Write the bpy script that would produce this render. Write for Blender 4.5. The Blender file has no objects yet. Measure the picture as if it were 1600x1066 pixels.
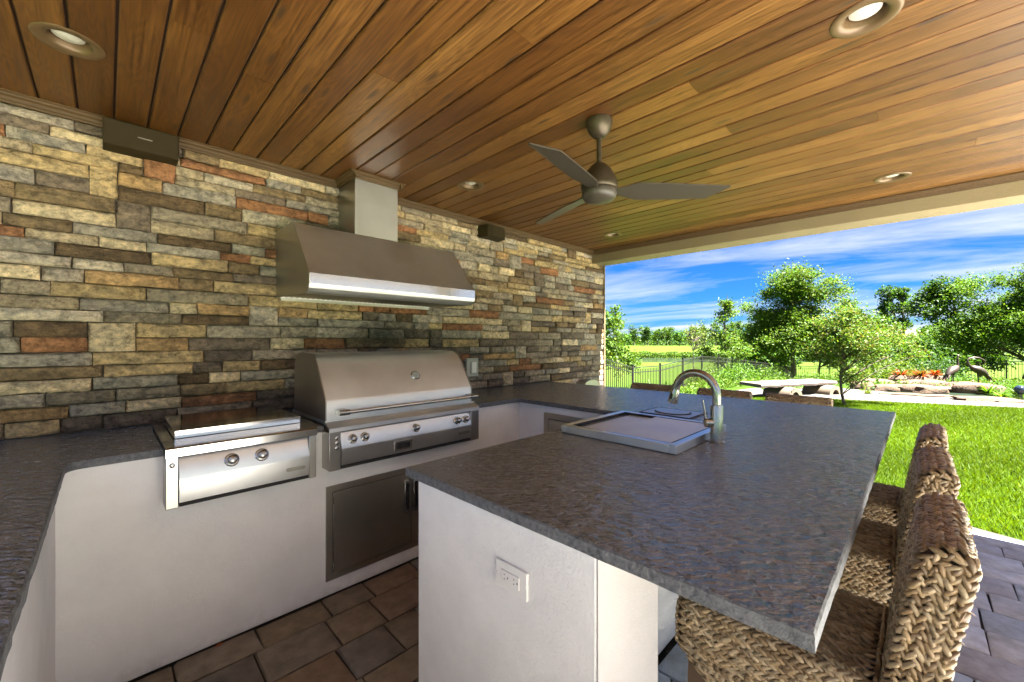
import bpy, math, random
import numpy as np
from mathutils import Vector, Matrix, noise

random.seed(7)
rng = np.random.default_rng(11)
SC = bpy.context.scene
COL = SC.collection
R = math.radians

# ------------------------------------------------------------------ camera
PHI = R(45.157)                      # angle of the stone wall's direction to the right of the view axis
CAM_H = 1.36
cam_d = bpy.data.cameras.new('camera'); cam = bpy.data.objects.new('camera', cam_d); COL.objects.link(cam)
cam.location = (0, 0, CAM_H)
cam.rotation_euler = (R(90), 0, R(90) - R(90) + PHI - R(90))
cam_d.sensor_width = 36; cam_d.lens = 36 * 636.5 / 1600
cam_d.shift_y = -(533 - 532.3) / 1600
cam_d.clip_start = 0.02; cam_d.clip_end = 3000
SC.camera = cam

# ------------------------------------------------------------------ sky, sun, exposure
SUN = Vector((0.10, -0.42, 0.90)).normalized()      # towards the sun
EL = math.asin(SUN.z); AZ = math.atan2(SUN.x, SUN.y)
W = bpy.data.worlds.new('World'); SC.world = W; W.use_nodes = True
nt = W.node_tree; nt.nodes.clear()
def N(t, ty, **kw):
    n = t.nodes.new(ty)
    for k, v in kw.items():
        if hasattr(n, k) and not k[0].isupper(): setattr(n, k, v)
        else: n.inputs[k.replace('_', ' ')].default_value = v
    return n
def L(t, a, b): t.links.new(a, b)
out = N(nt, 'ShaderNodeOutputWorld'); bg = N(nt, 'ShaderNodeBackground'); bg.inputs[1].default_value = 0.055
sky = N(nt, 'ShaderNodeTexSky', sky_type='NISHITA', sun_disc=False, sun_elevation=EL, sun_rotation=AZ, altitude=0.0, air_density=1.0, dust_density=0.35, ozone_density=3.5)
hs = N(nt, 'ShaderNodeHueSaturation', Saturation=1.2, Value=0.13, Hue=0.5)
L(nt, sky.outputs[0], hs.inputs['Color'])
tint = N(nt, 'ShaderNodeMix', data_type='RGBA', blend_type='MULTIPLY'); tint.inputs[0].default_value = 1.0; tint.inputs[7].default_value = (0.22, 0.70, 1.40, 1)
L(nt, hs.outputs[0], tint.inputs[6])
tc = N(nt, 'ShaderNodeTexCoord'); sep = N(nt, 'ShaderNodeSeparateXYZ'); L(nt, tc.outputs['Generated'], sep.inputs[0])
zz = N(nt, 'ShaderNodeMath', operation='ADD'); L(nt, sep.outputs[2], zz.inputs[0]); zz.inputs[1].default_value = 0.07
dx = N(nt, 'ShaderNodeMath', operation='DIVIDE'); L(nt, sep.outputs[0], dx.inputs[0]); L(nt, zz.outputs[0], dx.inputs[1])
dy = N(nt, 'ShaderNodeMath', operation='DIVIDE'); L(nt, sep.outputs[1], dy.inputs[0]); L(nt, zz.outputs[0], dy.inputs[1])
cb = N(nt, 'ShaderNodeCombineXYZ'); L(nt, dx.outputs[0], cb.inputs[0]); L(nt, dy.outputs[0], cb.inputs[1])
mp = N(nt, 'ShaderNodeMapping'); mp.inputs['Rotation'].default_value = (0, 0, R(28)); mp.inputs['Scale'].default_value = (1.0, 0.5, 1); mp.inputs['Location'].default_value = (3.1, 1.7, 0)
L(nt, cb.outputs[0], mp.inputs[0])
n1 = N(nt, 'ShaderNodeTexNoise', Scale=0.75, Detail=9.0, Roughness=0.62, Distortion=0.9); L(nt, mp.outputs[0], n1.inputs[0])
n2 = N(nt, 'ShaderNodeTexNoise', Scale=0.11, Detail=3.0, Roughness=0.5); L(nt, cb.outputs[0], n2.inputs[0])
mul = N(nt, 'ShaderNodeMath', operation='MULTIPLY'); L(nt, n1.outputs[0], mul.inputs[0]); L(nt, n2.outputs[0], mul.inputs[1])
rp = N(nt, 'ShaderNodeValToRGB'); rp.color_ramp.elements[0].position = 0.165; rp.color_ramp.elements[1].position = 0.36
rp.color_ramp.elements[0].color = (0, 0, 0, 1); rp.color_ramp.elements[1].color = (0.92, 0.92, 0.92, 1)
L(nt, mul.outputs[0], rp.inputs[0])
mx = N(nt, 'ShaderNodeMix', data_type='RGBA'); mx.inputs[7].default_value = (1.3, 1.3, 1.32, 1)
L(nt, rp.outputs[0], mx.inputs[0]); L(nt, tint.outputs[2], mx.inputs[6]); L(nt, mx.outputs[2], bg.inputs[0]); L(nt, bg.outputs[0], out.inputs[0])

sd = bpy.data.lights.new('sun', 'SUN'); sd.energy = 4.8; sd.angle = R(0.53); sd.color = (1.0, 0.96, 0.90)
so = bpy.data.objects.new('sun', sd); COL.objects.link(so); so.rotation_euler = SUN.to_track_quat('Z', 'Y').to_euler()

vs = SC.view_settings; vs.view_transform = 'Standard'; vs.look = 'None'; vs.exposure = 4.2; vs.gamma = 1.0; vs.use_curve_mapping = False
SC.cycles.max_bounces = 9; SC.cycles.diffuse_bounces = 5; SC.cycles.glossy_bounces = 4
SC.cycles.sample_clamp_indirect = 8

# ------------------------------------------------------------------ helpers
def tag(o, label=None, cat=None, group=None, kind=None):
    if label: o['label'] = label
    if cat: o['category'] = cat
    if group: o['group'] = group
    if kind: o['kind'] = kind
    return o
def empty(name, loc=(0, 0, 0), rz=0, parent=None):
    o = bpy.data.objects.new(name, None); COL.objects.link(o); o.location = loc; o.rotation_euler = (0, 0, rz)
    o.empty_display_size = 0.05; o.parent = parent
    return o
def smooth_mesh(me, ang):
    me.shade_smooth()
    if ang < 179: me.set_sharp_from_angle(angle=R(ang))
def link(name, me, parent=None, loc=None, rot=None):
    o = bpy.data.objects.new(name, me); COL.objects.link(o)
    if parent: o.parent = parent
    if loc is not None: o.location = loc
    if rot is not None: o.rotation_euler = rot
    return o
def np_mesh(name, V, F, mat=None, col=None, smooth=False):
    """V (n,3) float, F (m,k) int; col (n,3) vertex colours"""
    V = np.asarray(V, np.float32); F = np.asarray(F, np.int32)
    me = bpy.data.meshes.new(name); m, k = F.shape
    me.vertices.add(len(V)); me.vertices.foreach_set('co', V.ravel())
    me.loops.add(m * k); me.loops.foreach_set('vertex_index', F.ravel())
    me.polygons.add(m); me.polygons.foreach_set('loop_start', np.arange(m, dtype=np.int32) * k)
    if smooth: me.polygons.foreach_set('use_smooth', np.ones(m, bool))
    me.update(calc_edges=True)
    if col is not None:
        a = me.color_attributes.new('Col', 'FLOAT_COLOR', 'POINT')
        c = np.ones((len(V), 4), np.float32); c[:, :3] = col; a.data.foreach_set('color', c.ravel())
    if mat: me.materials.append(mat)
    return me
class MB:
    def __init__(s): s.v = []; s.f = []
    def add(s, vs, fs):
        b = len(s.v); s.v += [tuple(p) for p in vs]; s.f += [tuple(b + i for i in q) for q in fs]; return s
    def box(s, x0, x1, y0, y1, z0, z1):
        return s.add([(x0,y0,z0),(x1,y0,z0),(x1,y1,z0),(x0,y1,z0),(x0,y0,z1),(x1,y0,z1),(x1,y1,z1),(x0,y1,z1)],
                     [(0,3,2,1),(4,5,6,7),(0,1,5,4),(1,2,6,5),(2,3,7,6),(3,0,4,7)])
    def prism(s, poly, axis, a, b):
        """poly of 2D points in the plane normal to axis ('x': (y,z), 'y': (x,z), 'z': (x,y))"""
        def P(p, t): return {'x': (t, p[0], p[1]), 'y': (p[0], t, p[1]), 'z': (p[0], p[1], t)}[axis]
        n = len(poly); ar = sum(poly[i][0]*poly[(i+1)%n][1]-poly[(i+1)%n][0]*poly[i][1] for i in range(n))
        if axis == 'y': ar = -ar
        if ar < 0: poly = poly[::-1]
        vs = [P(p, a) for p in poly] + [P(p, b) for p in poly]
        fs = [tuple(range(n))[::-1], tuple(range(n, 2*n))] + [(i, (i+1)%n, (i+1)%n+n, i+n) for i in range(n)]
        return s.add(vs, fs)
    def tube(s, pts, r, n=10, caps=True):
        pts = [Vector(p) for p in pts]; rs = r if isinstance(r, (list, tuple)) else [r]*len(pts)
        up = None; rings = []
        for i, p in enumerate(pts):
            t = (pts[min(i+1, len(pts)-1)] - pts[max(i-1, 0)]).normalized()
            if up is None:
                up = Vector((0,0,1)) if abs(t.z) < 0.9 else Vector((1,0,0))
            u = (up - t*up.dot(t)).normalized(); w = t.cross(u); up = u
            rings.append([p + (u*math.cos(2*math.pi*k/n) + w*math.sin(2*math.pi*k/n))*rs[i] for k in range(n)])
        vs = [q for ring in rings for q in ring]
        fs = [(i*n+k, i*n+(k+1)%n, (i+1)*n+(k+1)%n, (i+1)*n+k) for i in range(len(pts)-1) for k in range(n)]
        if caps: fs += [tuple(range(n))[::-1], tuple(range((len(pts)-1)*n, len(pts)*n))]
        return s.add(vs, fs)
    def lathe(s, prof, n=24, M=None):
        M = M or Matrix(); vs = []; fs = []
        for r, z in prof:
            for k in range(n):
                a = 2*math.pi*k/n; vs.append(M @ Vector((r*math.cos(a), r*math.sin(a), z)))
        m = len(prof)
        fs = [(i*n+k, i*n+(k+1)%n, (i+1)*n+(k+1)%n, (i+1)*n+k) for i in range(m-1) for k in range(n)]
        return s.add(vs, fs)
    def build(s, name, mat, parent=None, smooth=None, bevel=None, loc=None, rot=None, seg=2):
        me = bpy.data.meshes.new(name); me.from_pydata([tuple(v) for v in s.v], [], s.f); me.update()
        me.materials.append(mat)
        if smooth: smooth_mesh(me, smooth)
        o = link(name, me, parent, loc, rot)
        if bevel:
            b = o.modifiers.new('bevel', 'BEVEL'); b.width = bevel; b.segments = seg; b.limit_method = 'ANGLE'; b.angle_limit = R(35); b.harden_normals = False
            if not smooth: smooth_mesh(me, 35)
        return o
def box(name, mat, x0, x1, y0, y1, z0, z1, parent=None, bevel=None, **k):
    return MB().box(x0, x1, y0, y1, z0, z1).build(name, mat, parent, bevel=bevel, **k)
def copy_tree(o, parent=None):
    c = o.copy(); COL.objects.link(c); c.parent = parent
    for ch in list(o.children): copy_tree(ch, c)
    return c

# ------------------------------------------------------------------ materials
def mat(name, color=(0.5,0.5,0.5), rough=0.5, metal=0.0, spec=0.5):
    m = bpy.data.materials.new(name); m.use_nodes = True; t = m.node_tree
    p = t.nodes['Principled BSDF']; p.inputs['Base Color'].default_value = (*color, 1); p.inputs['Roughness'].default_value = rough
    p.inputs['Metallic'].default_value = metal; p.inputs['Specular IOR Level'].default_value = spec
    return m, t, p
def pos(t): return N(t, 'ShaderNodeNewGeometry').outputs['Position']
def objco(t): return N(t, 'ShaderNodeTexCoord').outputs['Object']
def mapped(t, src, scale, rot=(0,0,0)):
    m = N(t, 'ShaderNodeMapping'); m.inputs['Scale'].default_value = scale; m.inputs['Rotation'].default_value = rot; L(t, src, m.inputs[0]); return m.outputs[0]
def nz(t, vec, scale, detail=4, rough=0.55, dist=0.0):
    n = N(t, 'ShaderNodeTexNoise', Scale=scale, Detail=detail, Roughness=rough, Distortion=dist); L(t, vec, n.inputs[0]); return n.outputs[0]
def ramp(t, src, stops):
    r = N(t, 'ShaderNodeValToRGB'); e = r.color_ramp.elements
    while len(e) < len(stops): e.new(0.5)
    for el, (p_, c_) in zip(e, stops):
        el.position = p_; el.color = (*c_, 1) if isinstance(c_, tuple) else (c_, c_, c_, 1)
    L(t, src, r.inputs[0]); return r.outputs[0]
def mixc(t, fac, a, b, mode='MIX'):
    m = N(t, 'ShaderNodeMix', data_type='RGBA', blend_type=mode)
    for sock, v in ((m.inputs[0], fac), (m.inputs[6], a), (m.inputs[7], b)):
        if isinstance(v, (int, float)): sock.default_value = v
        elif isinstance(v, tuple): sock.default_value = (*v, 1)
        else: L(t, v, sock)
    return m.outputs[2]
def math_(t, op, a, b=None):
    m = N(t, 'ShaderNodeMath', operation=op)
    for i, v in enumerate((a, b)):
        if v is None: continue
        if isinstance(v, (int, float)): m.inputs[i].default_value = v
        else: L(t, v, m.inputs[i])
    return m.outputs[0]
def bump(t, p, h, strength=0.5, dist=0.01, normal=None):
    b = N(t, 'ShaderNodeBump', Strength=strength, Distance=dist); L(t, h, b.inputs['Height'])
    if normal: L(t, normal, b.inputs['Normal'])
    L(t, b.outputs[0], p.inputs['Normal']); return b.outputs[0]
def vcol(t): return N(t, 'ShaderNodeVertexColor', layer_name='Col').outputs[0]

# painted stucco
def stucco(name, c, bs=0.35, sc=190):
    m, t, p = mat(name, c, 0.75, spec=0.3); P = pos(t)
    L(t, mixc(t, ramp(t, nz(t, P, 2.3, 7, 0.65), [(0.36, 0.0), (0.62, 1.0)]), tuple(x*0.88 for x in c), c), p.inputs['Base Color'])
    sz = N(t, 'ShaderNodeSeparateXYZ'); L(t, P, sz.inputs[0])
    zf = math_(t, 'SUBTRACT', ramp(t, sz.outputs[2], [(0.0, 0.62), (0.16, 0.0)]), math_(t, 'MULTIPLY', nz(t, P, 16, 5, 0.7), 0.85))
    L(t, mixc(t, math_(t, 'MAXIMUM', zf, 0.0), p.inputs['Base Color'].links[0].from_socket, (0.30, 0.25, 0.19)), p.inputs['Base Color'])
    h = nz(t, P, sc, 3, 0.6); h2 = nz(t, P, 55, 3, 0.5)
    bump(t, p, math_(t, 'ADD', h, h2), bs, 0.004); return m
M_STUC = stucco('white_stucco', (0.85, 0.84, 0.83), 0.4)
M_STUC_DIM = stucco('white_stucco_dimmed', (0.50, 0.475, 0.46), 0.3)  # same white paint, darkened to offset the strong light on the end face
M_STUC2 = stucco('textured_stucco', (0.86, 0.855, 0.83), 0.55, 150)
M_BEAM = stucco('beam_stucco', (0.23, 0.182, 0.10), 0.5)

# stacked stone veneer
M_STONE, t, p = mat('ledge_stone', rough=0.82, spec=0.25); P = pos(t)
base = vcol(t)
a = ramp(t, nz(t, mapped(t, P, (1, 1, 1.8)), 11, 6, 0.7, 0.8), [(0.38, 0.0), (0.62, 1.0)])
dark = mixc(t, 1.0, base, (0.62, 0.60, 0.58), 'MULTIPLY'); warm = mixc(t, 1.0, base, (1.22, 1.13, 0.98), 'MULTIPLY')
c1 = mixc(t, a, dark, warm)
b_ = ramp(t, nz(t, P, 34, 6, 0.7), [(0.33, (0.42, 0.40, 0.38)), (0.52, (1, 1, 1)), (0.72, (1.4, 1.36, 1.28))])
c2 = mixc(t, 0.9, c1, b_, 'MULTIPLY')
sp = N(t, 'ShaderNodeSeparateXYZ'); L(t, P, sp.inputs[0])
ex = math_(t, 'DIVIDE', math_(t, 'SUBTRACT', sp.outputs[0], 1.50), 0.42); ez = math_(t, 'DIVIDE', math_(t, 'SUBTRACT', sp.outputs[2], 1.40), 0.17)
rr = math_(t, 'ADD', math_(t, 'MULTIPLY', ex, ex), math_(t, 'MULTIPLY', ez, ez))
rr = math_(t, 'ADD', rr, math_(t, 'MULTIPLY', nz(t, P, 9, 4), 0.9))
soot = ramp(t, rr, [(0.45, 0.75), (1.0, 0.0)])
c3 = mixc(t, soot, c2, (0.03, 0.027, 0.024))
L(t, c3, p.inputs['Base Color'])
hh = math_(t, 'ADD', math_(t, 'MULTIPLY', nz(t, mapped(t, P, (1, 1, 1.6)), 26, 6, 0.62), 1.0), math_(t, 'MULTIPLY', nz(t, P, 120, 3, 0.6), 0.3))
bump(t, p, hh, 1.0, 0.03)
M_MORTAR, t, p = mat('mortar', (0.12, 0.10, 0.078), 0.95, spec=0.1); bump(t, p, nz(t, pos(t), 90, 3), 0.6, 0.01)

# stained pine boards
M_WOOD, t, p = mat('stained_pine', rough=0.36, spec=0.5)
oi = N(t, 'ShaderNodeObjectInfo'); P = pos(t)
off = N(t, 'ShaderNodeVectorMath', operation='SCALE'); cbx = N(t, 'ShaderNodeCombineXYZ'); L(t, oi.outputs['Random'], cbx.inputs[0]); L(t, oi.outputs['Random'], cbx.inputs[1]); L(t, cbx.outputs[0], off.inputs[0]); off.inputs['Scale'].default_value = 37.0
ad = N(t, 'ShaderNodeVectorMath', operation='ADD'); L(t, P, ad.inputs[0]); L(t, off.outputs[0], ad.inputs[1]); Q = ad.outputs[0]
kn = N(t, 'ShaderNodeTexVoronoi', voronoi_dimensions='2D', Scale=1.0, Randomness=1.0); L(t, mapped(t, Q, (7.5, 1.55, 0.01)), kn.inputs[0]); kd = kn.outputs['Distance']
warp = math_(t, 'MULTIPLY', ramp(t, kd, [(0.0, 1.0), (0.42, 0.0)]), 0.32)
wv_in = math_(t, 'ADD', nz(t, mapped(t, Q, (9, 0.55, 1)), 1.6, 4, 0.5, 0.3), warp)
rings = math_(t, 'SINE', math_(t, 'MULTIPLY', wv_in, 62.0))
fine = nz(t, mapped(t, Q, (120, 3.0, 1)), 1.0, 3, 0.6)
g = math_(t, 'ADD', math_(t, 'MULTIPLY', rings, 0.075), fine)
tone = ramp(t, oi.outputs['Random'], [(0.0, (0.092, 0.037, 0.006)), (0.5, (0.132, 0.058, 0.011)), (0.8, (0.162, 0.077, 0.017)), (1.0, (0.195, 0.100, 0.026))])
grain = mixc(t, ramp(t, g, [(0.25, 0.0), (0.75, 1.0)]), mixc(t, 1.0, tone, (0.42, 0.34, 0.26), 'MULTIPLY'), mixc(t, 1.0, tone, (1.36, 1.33, 1.25), 'MULTIPLY'))
blot = mixc(t, ramp(t, nz(t, mapped(t, Q, (3.0, 1.0, 1)), 1.7, 3), [(0.3, 0.0), (0.7, 1.0)]), mixc(t, 1.0, grain, (0.66, 0.60, 0.54), 'MULTIPLY'), grain)
sc_ = N(t, 'ShaderNodeSeparateColor'); L(t, kn.outputs['Color'], sc_.inputs[0])
kmask = math_(t, 'MULTIPLY', ramp(t, kd, [(0.03, 0.9), (0.10, 0.0)]), math_(t, 'GREATER_THAN', sc_.outputs[0], 0.55))
L(t, mixc(t, kmask, blot, (0.035, 0.018, 0.007)), p.inputs['Base Color'])
bump(t, p, g, 0.25, 0.0012)
L(t, ramp(t, fine, [(0.2, 0.36), (0.8, 0.54)]), p.inputs['Roughness'])
M_TRIM, t, p = mat('stained_trim', (0.20, 0.10, 0.035), 0.6, spec=0.25); 
L(t, mixc(t, nz(t, mapped(t, pos(t), (3, 30, 30)), 3, 4), (0.05, 0.028, 0.011), (0.105, 0.062, 0.026)), p.inputs['Base Color'])
M_GROOVE, t, p = mat('board_backing', (0.03, 0.014, 0.006), 0.9)
M_SPK, t, p = mat('speaker_brown', (0.026, 0.017, 0.005), 0.7, spec=0.2); bump(t, p, nz(t, pos(t), 400, 2), 0.3, 0.002)

# leathered granite
M_GRAN, t, p = mat('leathered_granite', rough=0.3, spec=1.0); P = pos(t)
mott = nz(t, P, 42, 6, 0.7); spk = nz(t, P, 260, 3, 0.7)
cc = mixc(t, ramp(t, mott, [(0.35, 0.0), (0.7, 1.0)]), (0.072, 0.078, 0.084), (0.19, 0.20, 0.21))
cc = mixc(t, ramp(t, spk, [(0.45, 0.0), (0.75, 0.5)]), cc, (0.26, 0.26, 0.25))
vor = N(t, 'ShaderNodeTexVoronoi', voronoi_dimensions='2D', Scale=15.0, Randomness=1.0); L(t, mapped(t, P, (1.0, 1.5, 1)), vor.inputs[0])
dw = math_(t, 'ADD', vor.outputs['Distance'], math_(t, 'MULTIPLY', nz(t, P, 60, 3), 0.35))
pit = ramp(t, dw, [(0.28, 1.0), (0.36, 0.0)])
cc = mixc(t, math_(t, 'MULTIPLY', pit, 0.5), cc, (0.06, 0.058, 0.035))
L(t, cc, p.inputs['Base Color'])
rA = nz(t, mapped(t, mapped(t, P, (1, 1, 1), (0, 0, R(45))), (0.6, 1.35, 1.0)), 46, 3, 0.5, 0.35)
rB = nz(t, P, 13, 3, 0.5)
h = math_(t, 'ADD', rA, math_(t, 'MULTIPLY', rB, 0.9)); h = math_(t, 'SUBTRACT', h, math_(t, 'MULTIPLY', pit, 0.22))
bump(t, p, h, 1.0, 0.018); p.inputs['IOR'].default_value = 1.7
L(t, ramp(t, mott, [(0.3, 0.20), (0.7, 0.28)]), p.inputs['Roughness'])
M_GEDGE, t, p = mat('granite_edge', rough=0.6, spec=0.4); P = pos(t)
L(t, mixc(t, ramp(t, nz(t, P, 60, 6, 0.7), [(0.3, 0.0), (0.7, 1.0)]), (0.06, 0.065, 0.07), (0.19, 0.195, 0.20)), p.inputs['Base Color'])
bump(t, p, nz(t, P, 90, 4, 0.65), 0.8, 0.008)

# metals
def steel(name, c, r, dirn=(1, 60, 60), bs=0.06):
    m, t, p = mat(name, c, r, 1.0); P = pos(t)
    n = nz(t, mapped(t, P, dirn), 9, 4, 0.7); sm = nz(t, P, 3.5, 4, 0.6)
    L(t, mixc(t, ramp(t, sm, [(0.35, 0.0), (0.7, 1.0)]), tuple(x*0.86 for x in c), c), p.inputs['Base Color'])
    L(t, math_(t, 'ADD', math_(t, 'MULTIPLY', n, 0.12), math_(t, 'ADD', math_(t, 'MULTIPLY', sm, 0.20), r - 0.16)), p.inputs['Roughness'])
    bump(t, p, n, bs, 0.001); return m
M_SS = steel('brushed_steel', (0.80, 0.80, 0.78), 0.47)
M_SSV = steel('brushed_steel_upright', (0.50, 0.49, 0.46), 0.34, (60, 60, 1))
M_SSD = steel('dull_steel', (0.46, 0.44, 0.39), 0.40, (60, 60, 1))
M_SSM = steel('polished_steel', (0.70, 0.69, 0.67), 0.14, (1, 60, 60), 0.01)
M_SSP = steel('panel_steel', (0.64, 0.65, 0.65), 0.32, (1, 60, 60), 0.02)
M_LID = steel('matte_steel', (0.86, 0.86, 0.85), 0.52, (1, 60, 60), 0.02)
M_NICK = steel('brushed_nickel', (0.47, 0.465, 0.45), 0.27, (60, 60, 2))
M_BRZ, t, p = mat('oil_bronze', (0.115, 0.088, 0.058), 0.42, 0.6); L(t, mixc(t, nz(t, pos(t), 30, 5), (0.035, 0.027, 0.017), (0.085, 0.066, 0.04)), p.inputs['Base Color'])
M_BLADE, t, p = mat('blade_brown', (0.045, 0.037, 0.027), 0.45)
M_LTRIM, t, p = mat('light_trim', (0.12, 0.075, 0.035), 0.4, 0.3)
M_DARK, t, p = mat('dark_recess', (0.015, 0.013, 0.012), 0.7)
M_LENS, t, p = mat('frosted_lens', (0.48, 0.46, 0.38), 0.35)
M_WHITE, t, p = mat('white_plastic', (0.80, 0.79, 0.75), 0.32)
M_GREYP, t, p = mat('grey_plastic', (0.42, 0.42, 0.38), 0.5)
M_BLKIRON, t, p = mat('black_iron', (0.018, 0.017, 0.016), 0.38)
M_PEWT, t, p = mat('nameplate_pewter', (0.36, 0.35, 0.31), 0.35, 0.9); bump(t, p, nz(t, pos(t), 700, 2), 0.4, 0.001)
M_BRONZE, t, p = mat('crane_bronze', (0.16, 0.12, 0.09), 0.5, 0.5); L(t, mixc(t, nz(t, pos(t), 14, 4), (0.022, 0.016, 0.012), (0.062, 0.046, 0.034)), p.inputs['Base Color'])

# pavers
M_PAVE, t, p = mat('concrete_paver', rough=0.7, spec=0.35); P = pos(t)
pc = mixc(t, 1.0, vcol(t), ramp(t, nz(t, P, 13, 5, 0.6), [(0.3, (0.70, 0.68, 0.66)), (0.7, (1.2, 1.2, 1.2))]), 'MULTIPLY')
pc = mixc(t, ramp(t, nz(t, P, 240, 2, 0.5), [(0.70, 0.0), (0.76, 0.6)]), pc, (0.42, 0.40, 0.37))
L(t, pc, p.inputs['Base Color'])
bump(t, p, math_(t, 'ADD', nz(t, P, 180, 4, 0.7), nz(t, P, 25, 4)), 0.55, 0.006)
M_SAND, t, p = mat('joint_sand', (0.035, 0.028, 0.02), 0.95); bump(t, p, nz(t, pos(t), 200, 3), 0.7, 0.006)

M_DECK, t, p = mat('bounce_deck_pale', (0.66, 0.60, 0.50), 0.7); P = pos(t)  # surface of the added light-bouncing deck
L(t, mixc(t, nz(t, P, 3, 5), (0.50, 0.475, 0.42), (0.62, 0.59, 0.53)), p.inputs['Base Color'])

# ground outside
M_LAWN, t, p = mat('lawn_ground', rough=0.9, spec=0.1); P = pos(t)
lg = mixc(t, nz(t, P, 0.9, 5, 0.6), (0.020, 0.048, 0.0015), (0.036, 0.073, 0.003))
far = mixc(t, nz(t, mapped(t, P, (0.25, 0.25, 3)), 0.5, 5, 0.7), (0.019, 0.045, 0.002), (0.050, 0.070, 0.007))
ln = N(t, 'ShaderNodeVectorMath', operation='LENGTH'); L(t, P, ln.inputs[0])
fm = N(t, 'ShaderNodeMapRange', From_Min=14.0, From_Max=45.0); L(t, ln.outputs['Value'], fm.inputs[0])
L(t, mixc(t, fm.outputs[0], lg, far), p.inputs['Base Color'])
bump(t, p, nz(t, P, 30, 5, 0.8), 1.0, 0.05)
def foliage(name, trans=0.35, rough=0.5):
    m = bpy.data.materials.new(name); m.use_nodes = True; t = m.node_tree; t.nodes.clear()
    o = N(t, 'ShaderNodeOutputMaterial'); c = vcol(t)
    d = N(t, 'ShaderNodeBsdfPrincipled'); d.inputs['Roughness'].default_value = rough; d.inputs['Specular IOR Level'].default_value = 0.12
    L(t, c, d.inputs['Base Color']); tr = N(t, 'ShaderNodeBsdfTranslucent')
    tc2 = mixc(t, 1.0, c, (1.35, 1.25, 0.5), 'MULTIPLY'); L(t, tc2, tr.inputs[0])
    mxs = N(t, 'ShaderNodeMixShader'); mxs.inputs[0].default_value = trans; L(t, d.outputs[0], mxs.inputs[1]); L(t, tr.outputs[0], mxs.inputs[2]); L(t, mxs.outputs[0], o.inputs[0])
    return m
M_LEAF = foliage('leaves'); M_GRASS = foliage('grass_blades', 0.4, 0.6)
M_BARK, t, p = mat('bark', (0.12, 0.09, 0.06), 0.9); P = pos(t)
L(t, mixc(t, nz(t, mapped(t, P, (1, 1, 0.3)), 25, 5), (0.03, 0.022, 0.015), (0.10, 0.08, 0.055)), p.inputs['Base Color']); bump(t, p, nz(t, mapped(t, P, (1, 1, .3)), 30, 4), 0.8, 0.02)
M_GRAVEL, t, p = mat('crushed_shell', (0.5, 0.44, 0.36), 0.9); P = pos(t)
L(t, mixc(t, nz(t, P, 45, 5, 0.8), (0.05, 0.042, 0.034), (0.105, 0.090, 0.076)), p.inputs['Base Color']); bump(t, p, nz(t, P, 60, 4, 0.8), 0.8, 0.02)
M_ROCK, t, p = mat('garden_rock', (0.4, 0.28, 0.18), 0.85); P = pos(t)
L(t, mixc(t, nz(t, P, 6, 6, 0.7), (0.022, 0.011, 0.005), (0.105, 0.060, 0.027)), p.inputs['Base Color']); bump(t, p, nz(t, P, 12, 5, 0.7), 1.0, 0.05)
M_EDGE, t, p = mat('tan_edging', (0.03, 0.024, 0.016), 0.9)
M_BENCHW, t, p = mat('weathered_plank', (0.42, 0.34, 0.27), 0.8); P = pos(t)
L(t, mixc(t, nz(t, mapped(t, P, (2, 8, 8), (0, 0, R(25))), 4, 6, 0.7), (0.03, 0.022, 0.016), (0.125, 0.098, 0.08)), p.inputs['Base Color']); bump(t, p, nz(t, mapped(t, P, (2, 8, 8), (0, 0, R(25))), 6, 4), 0.7, 0.02)
M_CONC, t, p = mat('tan_concrete', (0.52, 0.41, 0.29), 0.85); P = pos(t)
L(t, mixc(t, nz(t, P, 5, 4), (0.085, 0.06, 0.036), (0.135, 0.104, 0.07)), p.inputs['Base Color'])
M_WATER, t, p = mat('pond_water', (0.03, 0.045, 0.03), 0.06, spec=0.6); bump(t, p, nz(t, pos(t), 3, 3), 0.15, 0.05)
M_ROOF, t, p = mat('roof_tile', (0.10, 0.065, 0.05), 0.8)
M_HWALL, t, p = mat('house_paint', (0.22, 0.215, 0.20), 0.8)
M_HGLASS, t, p = mat('house_window', (0.05, 0.07, 0.08), 0.1, spec=0.8)
# woven hyacinth
M_WEAVE, t, p = mat('water_hyacinth', rough=0.42, spec=0.5)
lc = objco(t)
L(t, mixc(t, 1.0, vcol(t), ramp(t, nz(t, lc, 70, 4, 0.7), [(0.3, (0.72, 0.66, 0.6)), (0.7, (1.15, 1.12, 1.08))]), 'MULTIPLY'), p.inputs['Base Color'])
bump(t, p, nz(t, lc, 420, 3, 0.7), 0.35, 0.002)
M_CORE, t, p = mat('seat_core', (0.035, 0.022, 0.013), 0.9)
M_LEG, t, p = mat('stool_leg_wood', (0.09, 0.055, 0.03), 0.5)

# ------------------------------------------------------------------ ground and terrain
cph, sph = math.cos(PHI), math.sin(PHI)
def smst(x, a, b):
    x = np.clip((x-a)/(b-a), 0, 1); return x*x*(3-2*x)
def gz(x, y):
    x = np.asarray(x, float); y = np.asarray(y, float)
    d = cph*x + sph*y; r = sph*x - cph*y
    p1 = np.interp(d, [9.5, 11.5, 13.4, 20, 30, 45, 72, 89, 108], [0, -.15, -.70, -1.15, -1.75, -2.3, -2.42, -2.42, -.12])
    p2 = np.interp(d, [11, 14, 16, 22.5, 30, 45, 72, 89, 108], [0, -.12, -.30, -.94, -1.75, -2.3, -2.42, -2.42, -.12])
    t_ = smst(r, 4.5, 9.0)
    return p1*(1-t_) + p2*t_ - 0.03
rad = np.concatenate([[0.0], np.geomspace(1.0, 60, 110), np.linspace(61, 125, 110), np.geomspace(128, 900, 24)])
ang = np.concatenate([np.linspace(-60, 90, 200), np.linspace(94, 296, 50)])
ang = np.radians(ang); nA = len(ang)
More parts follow.
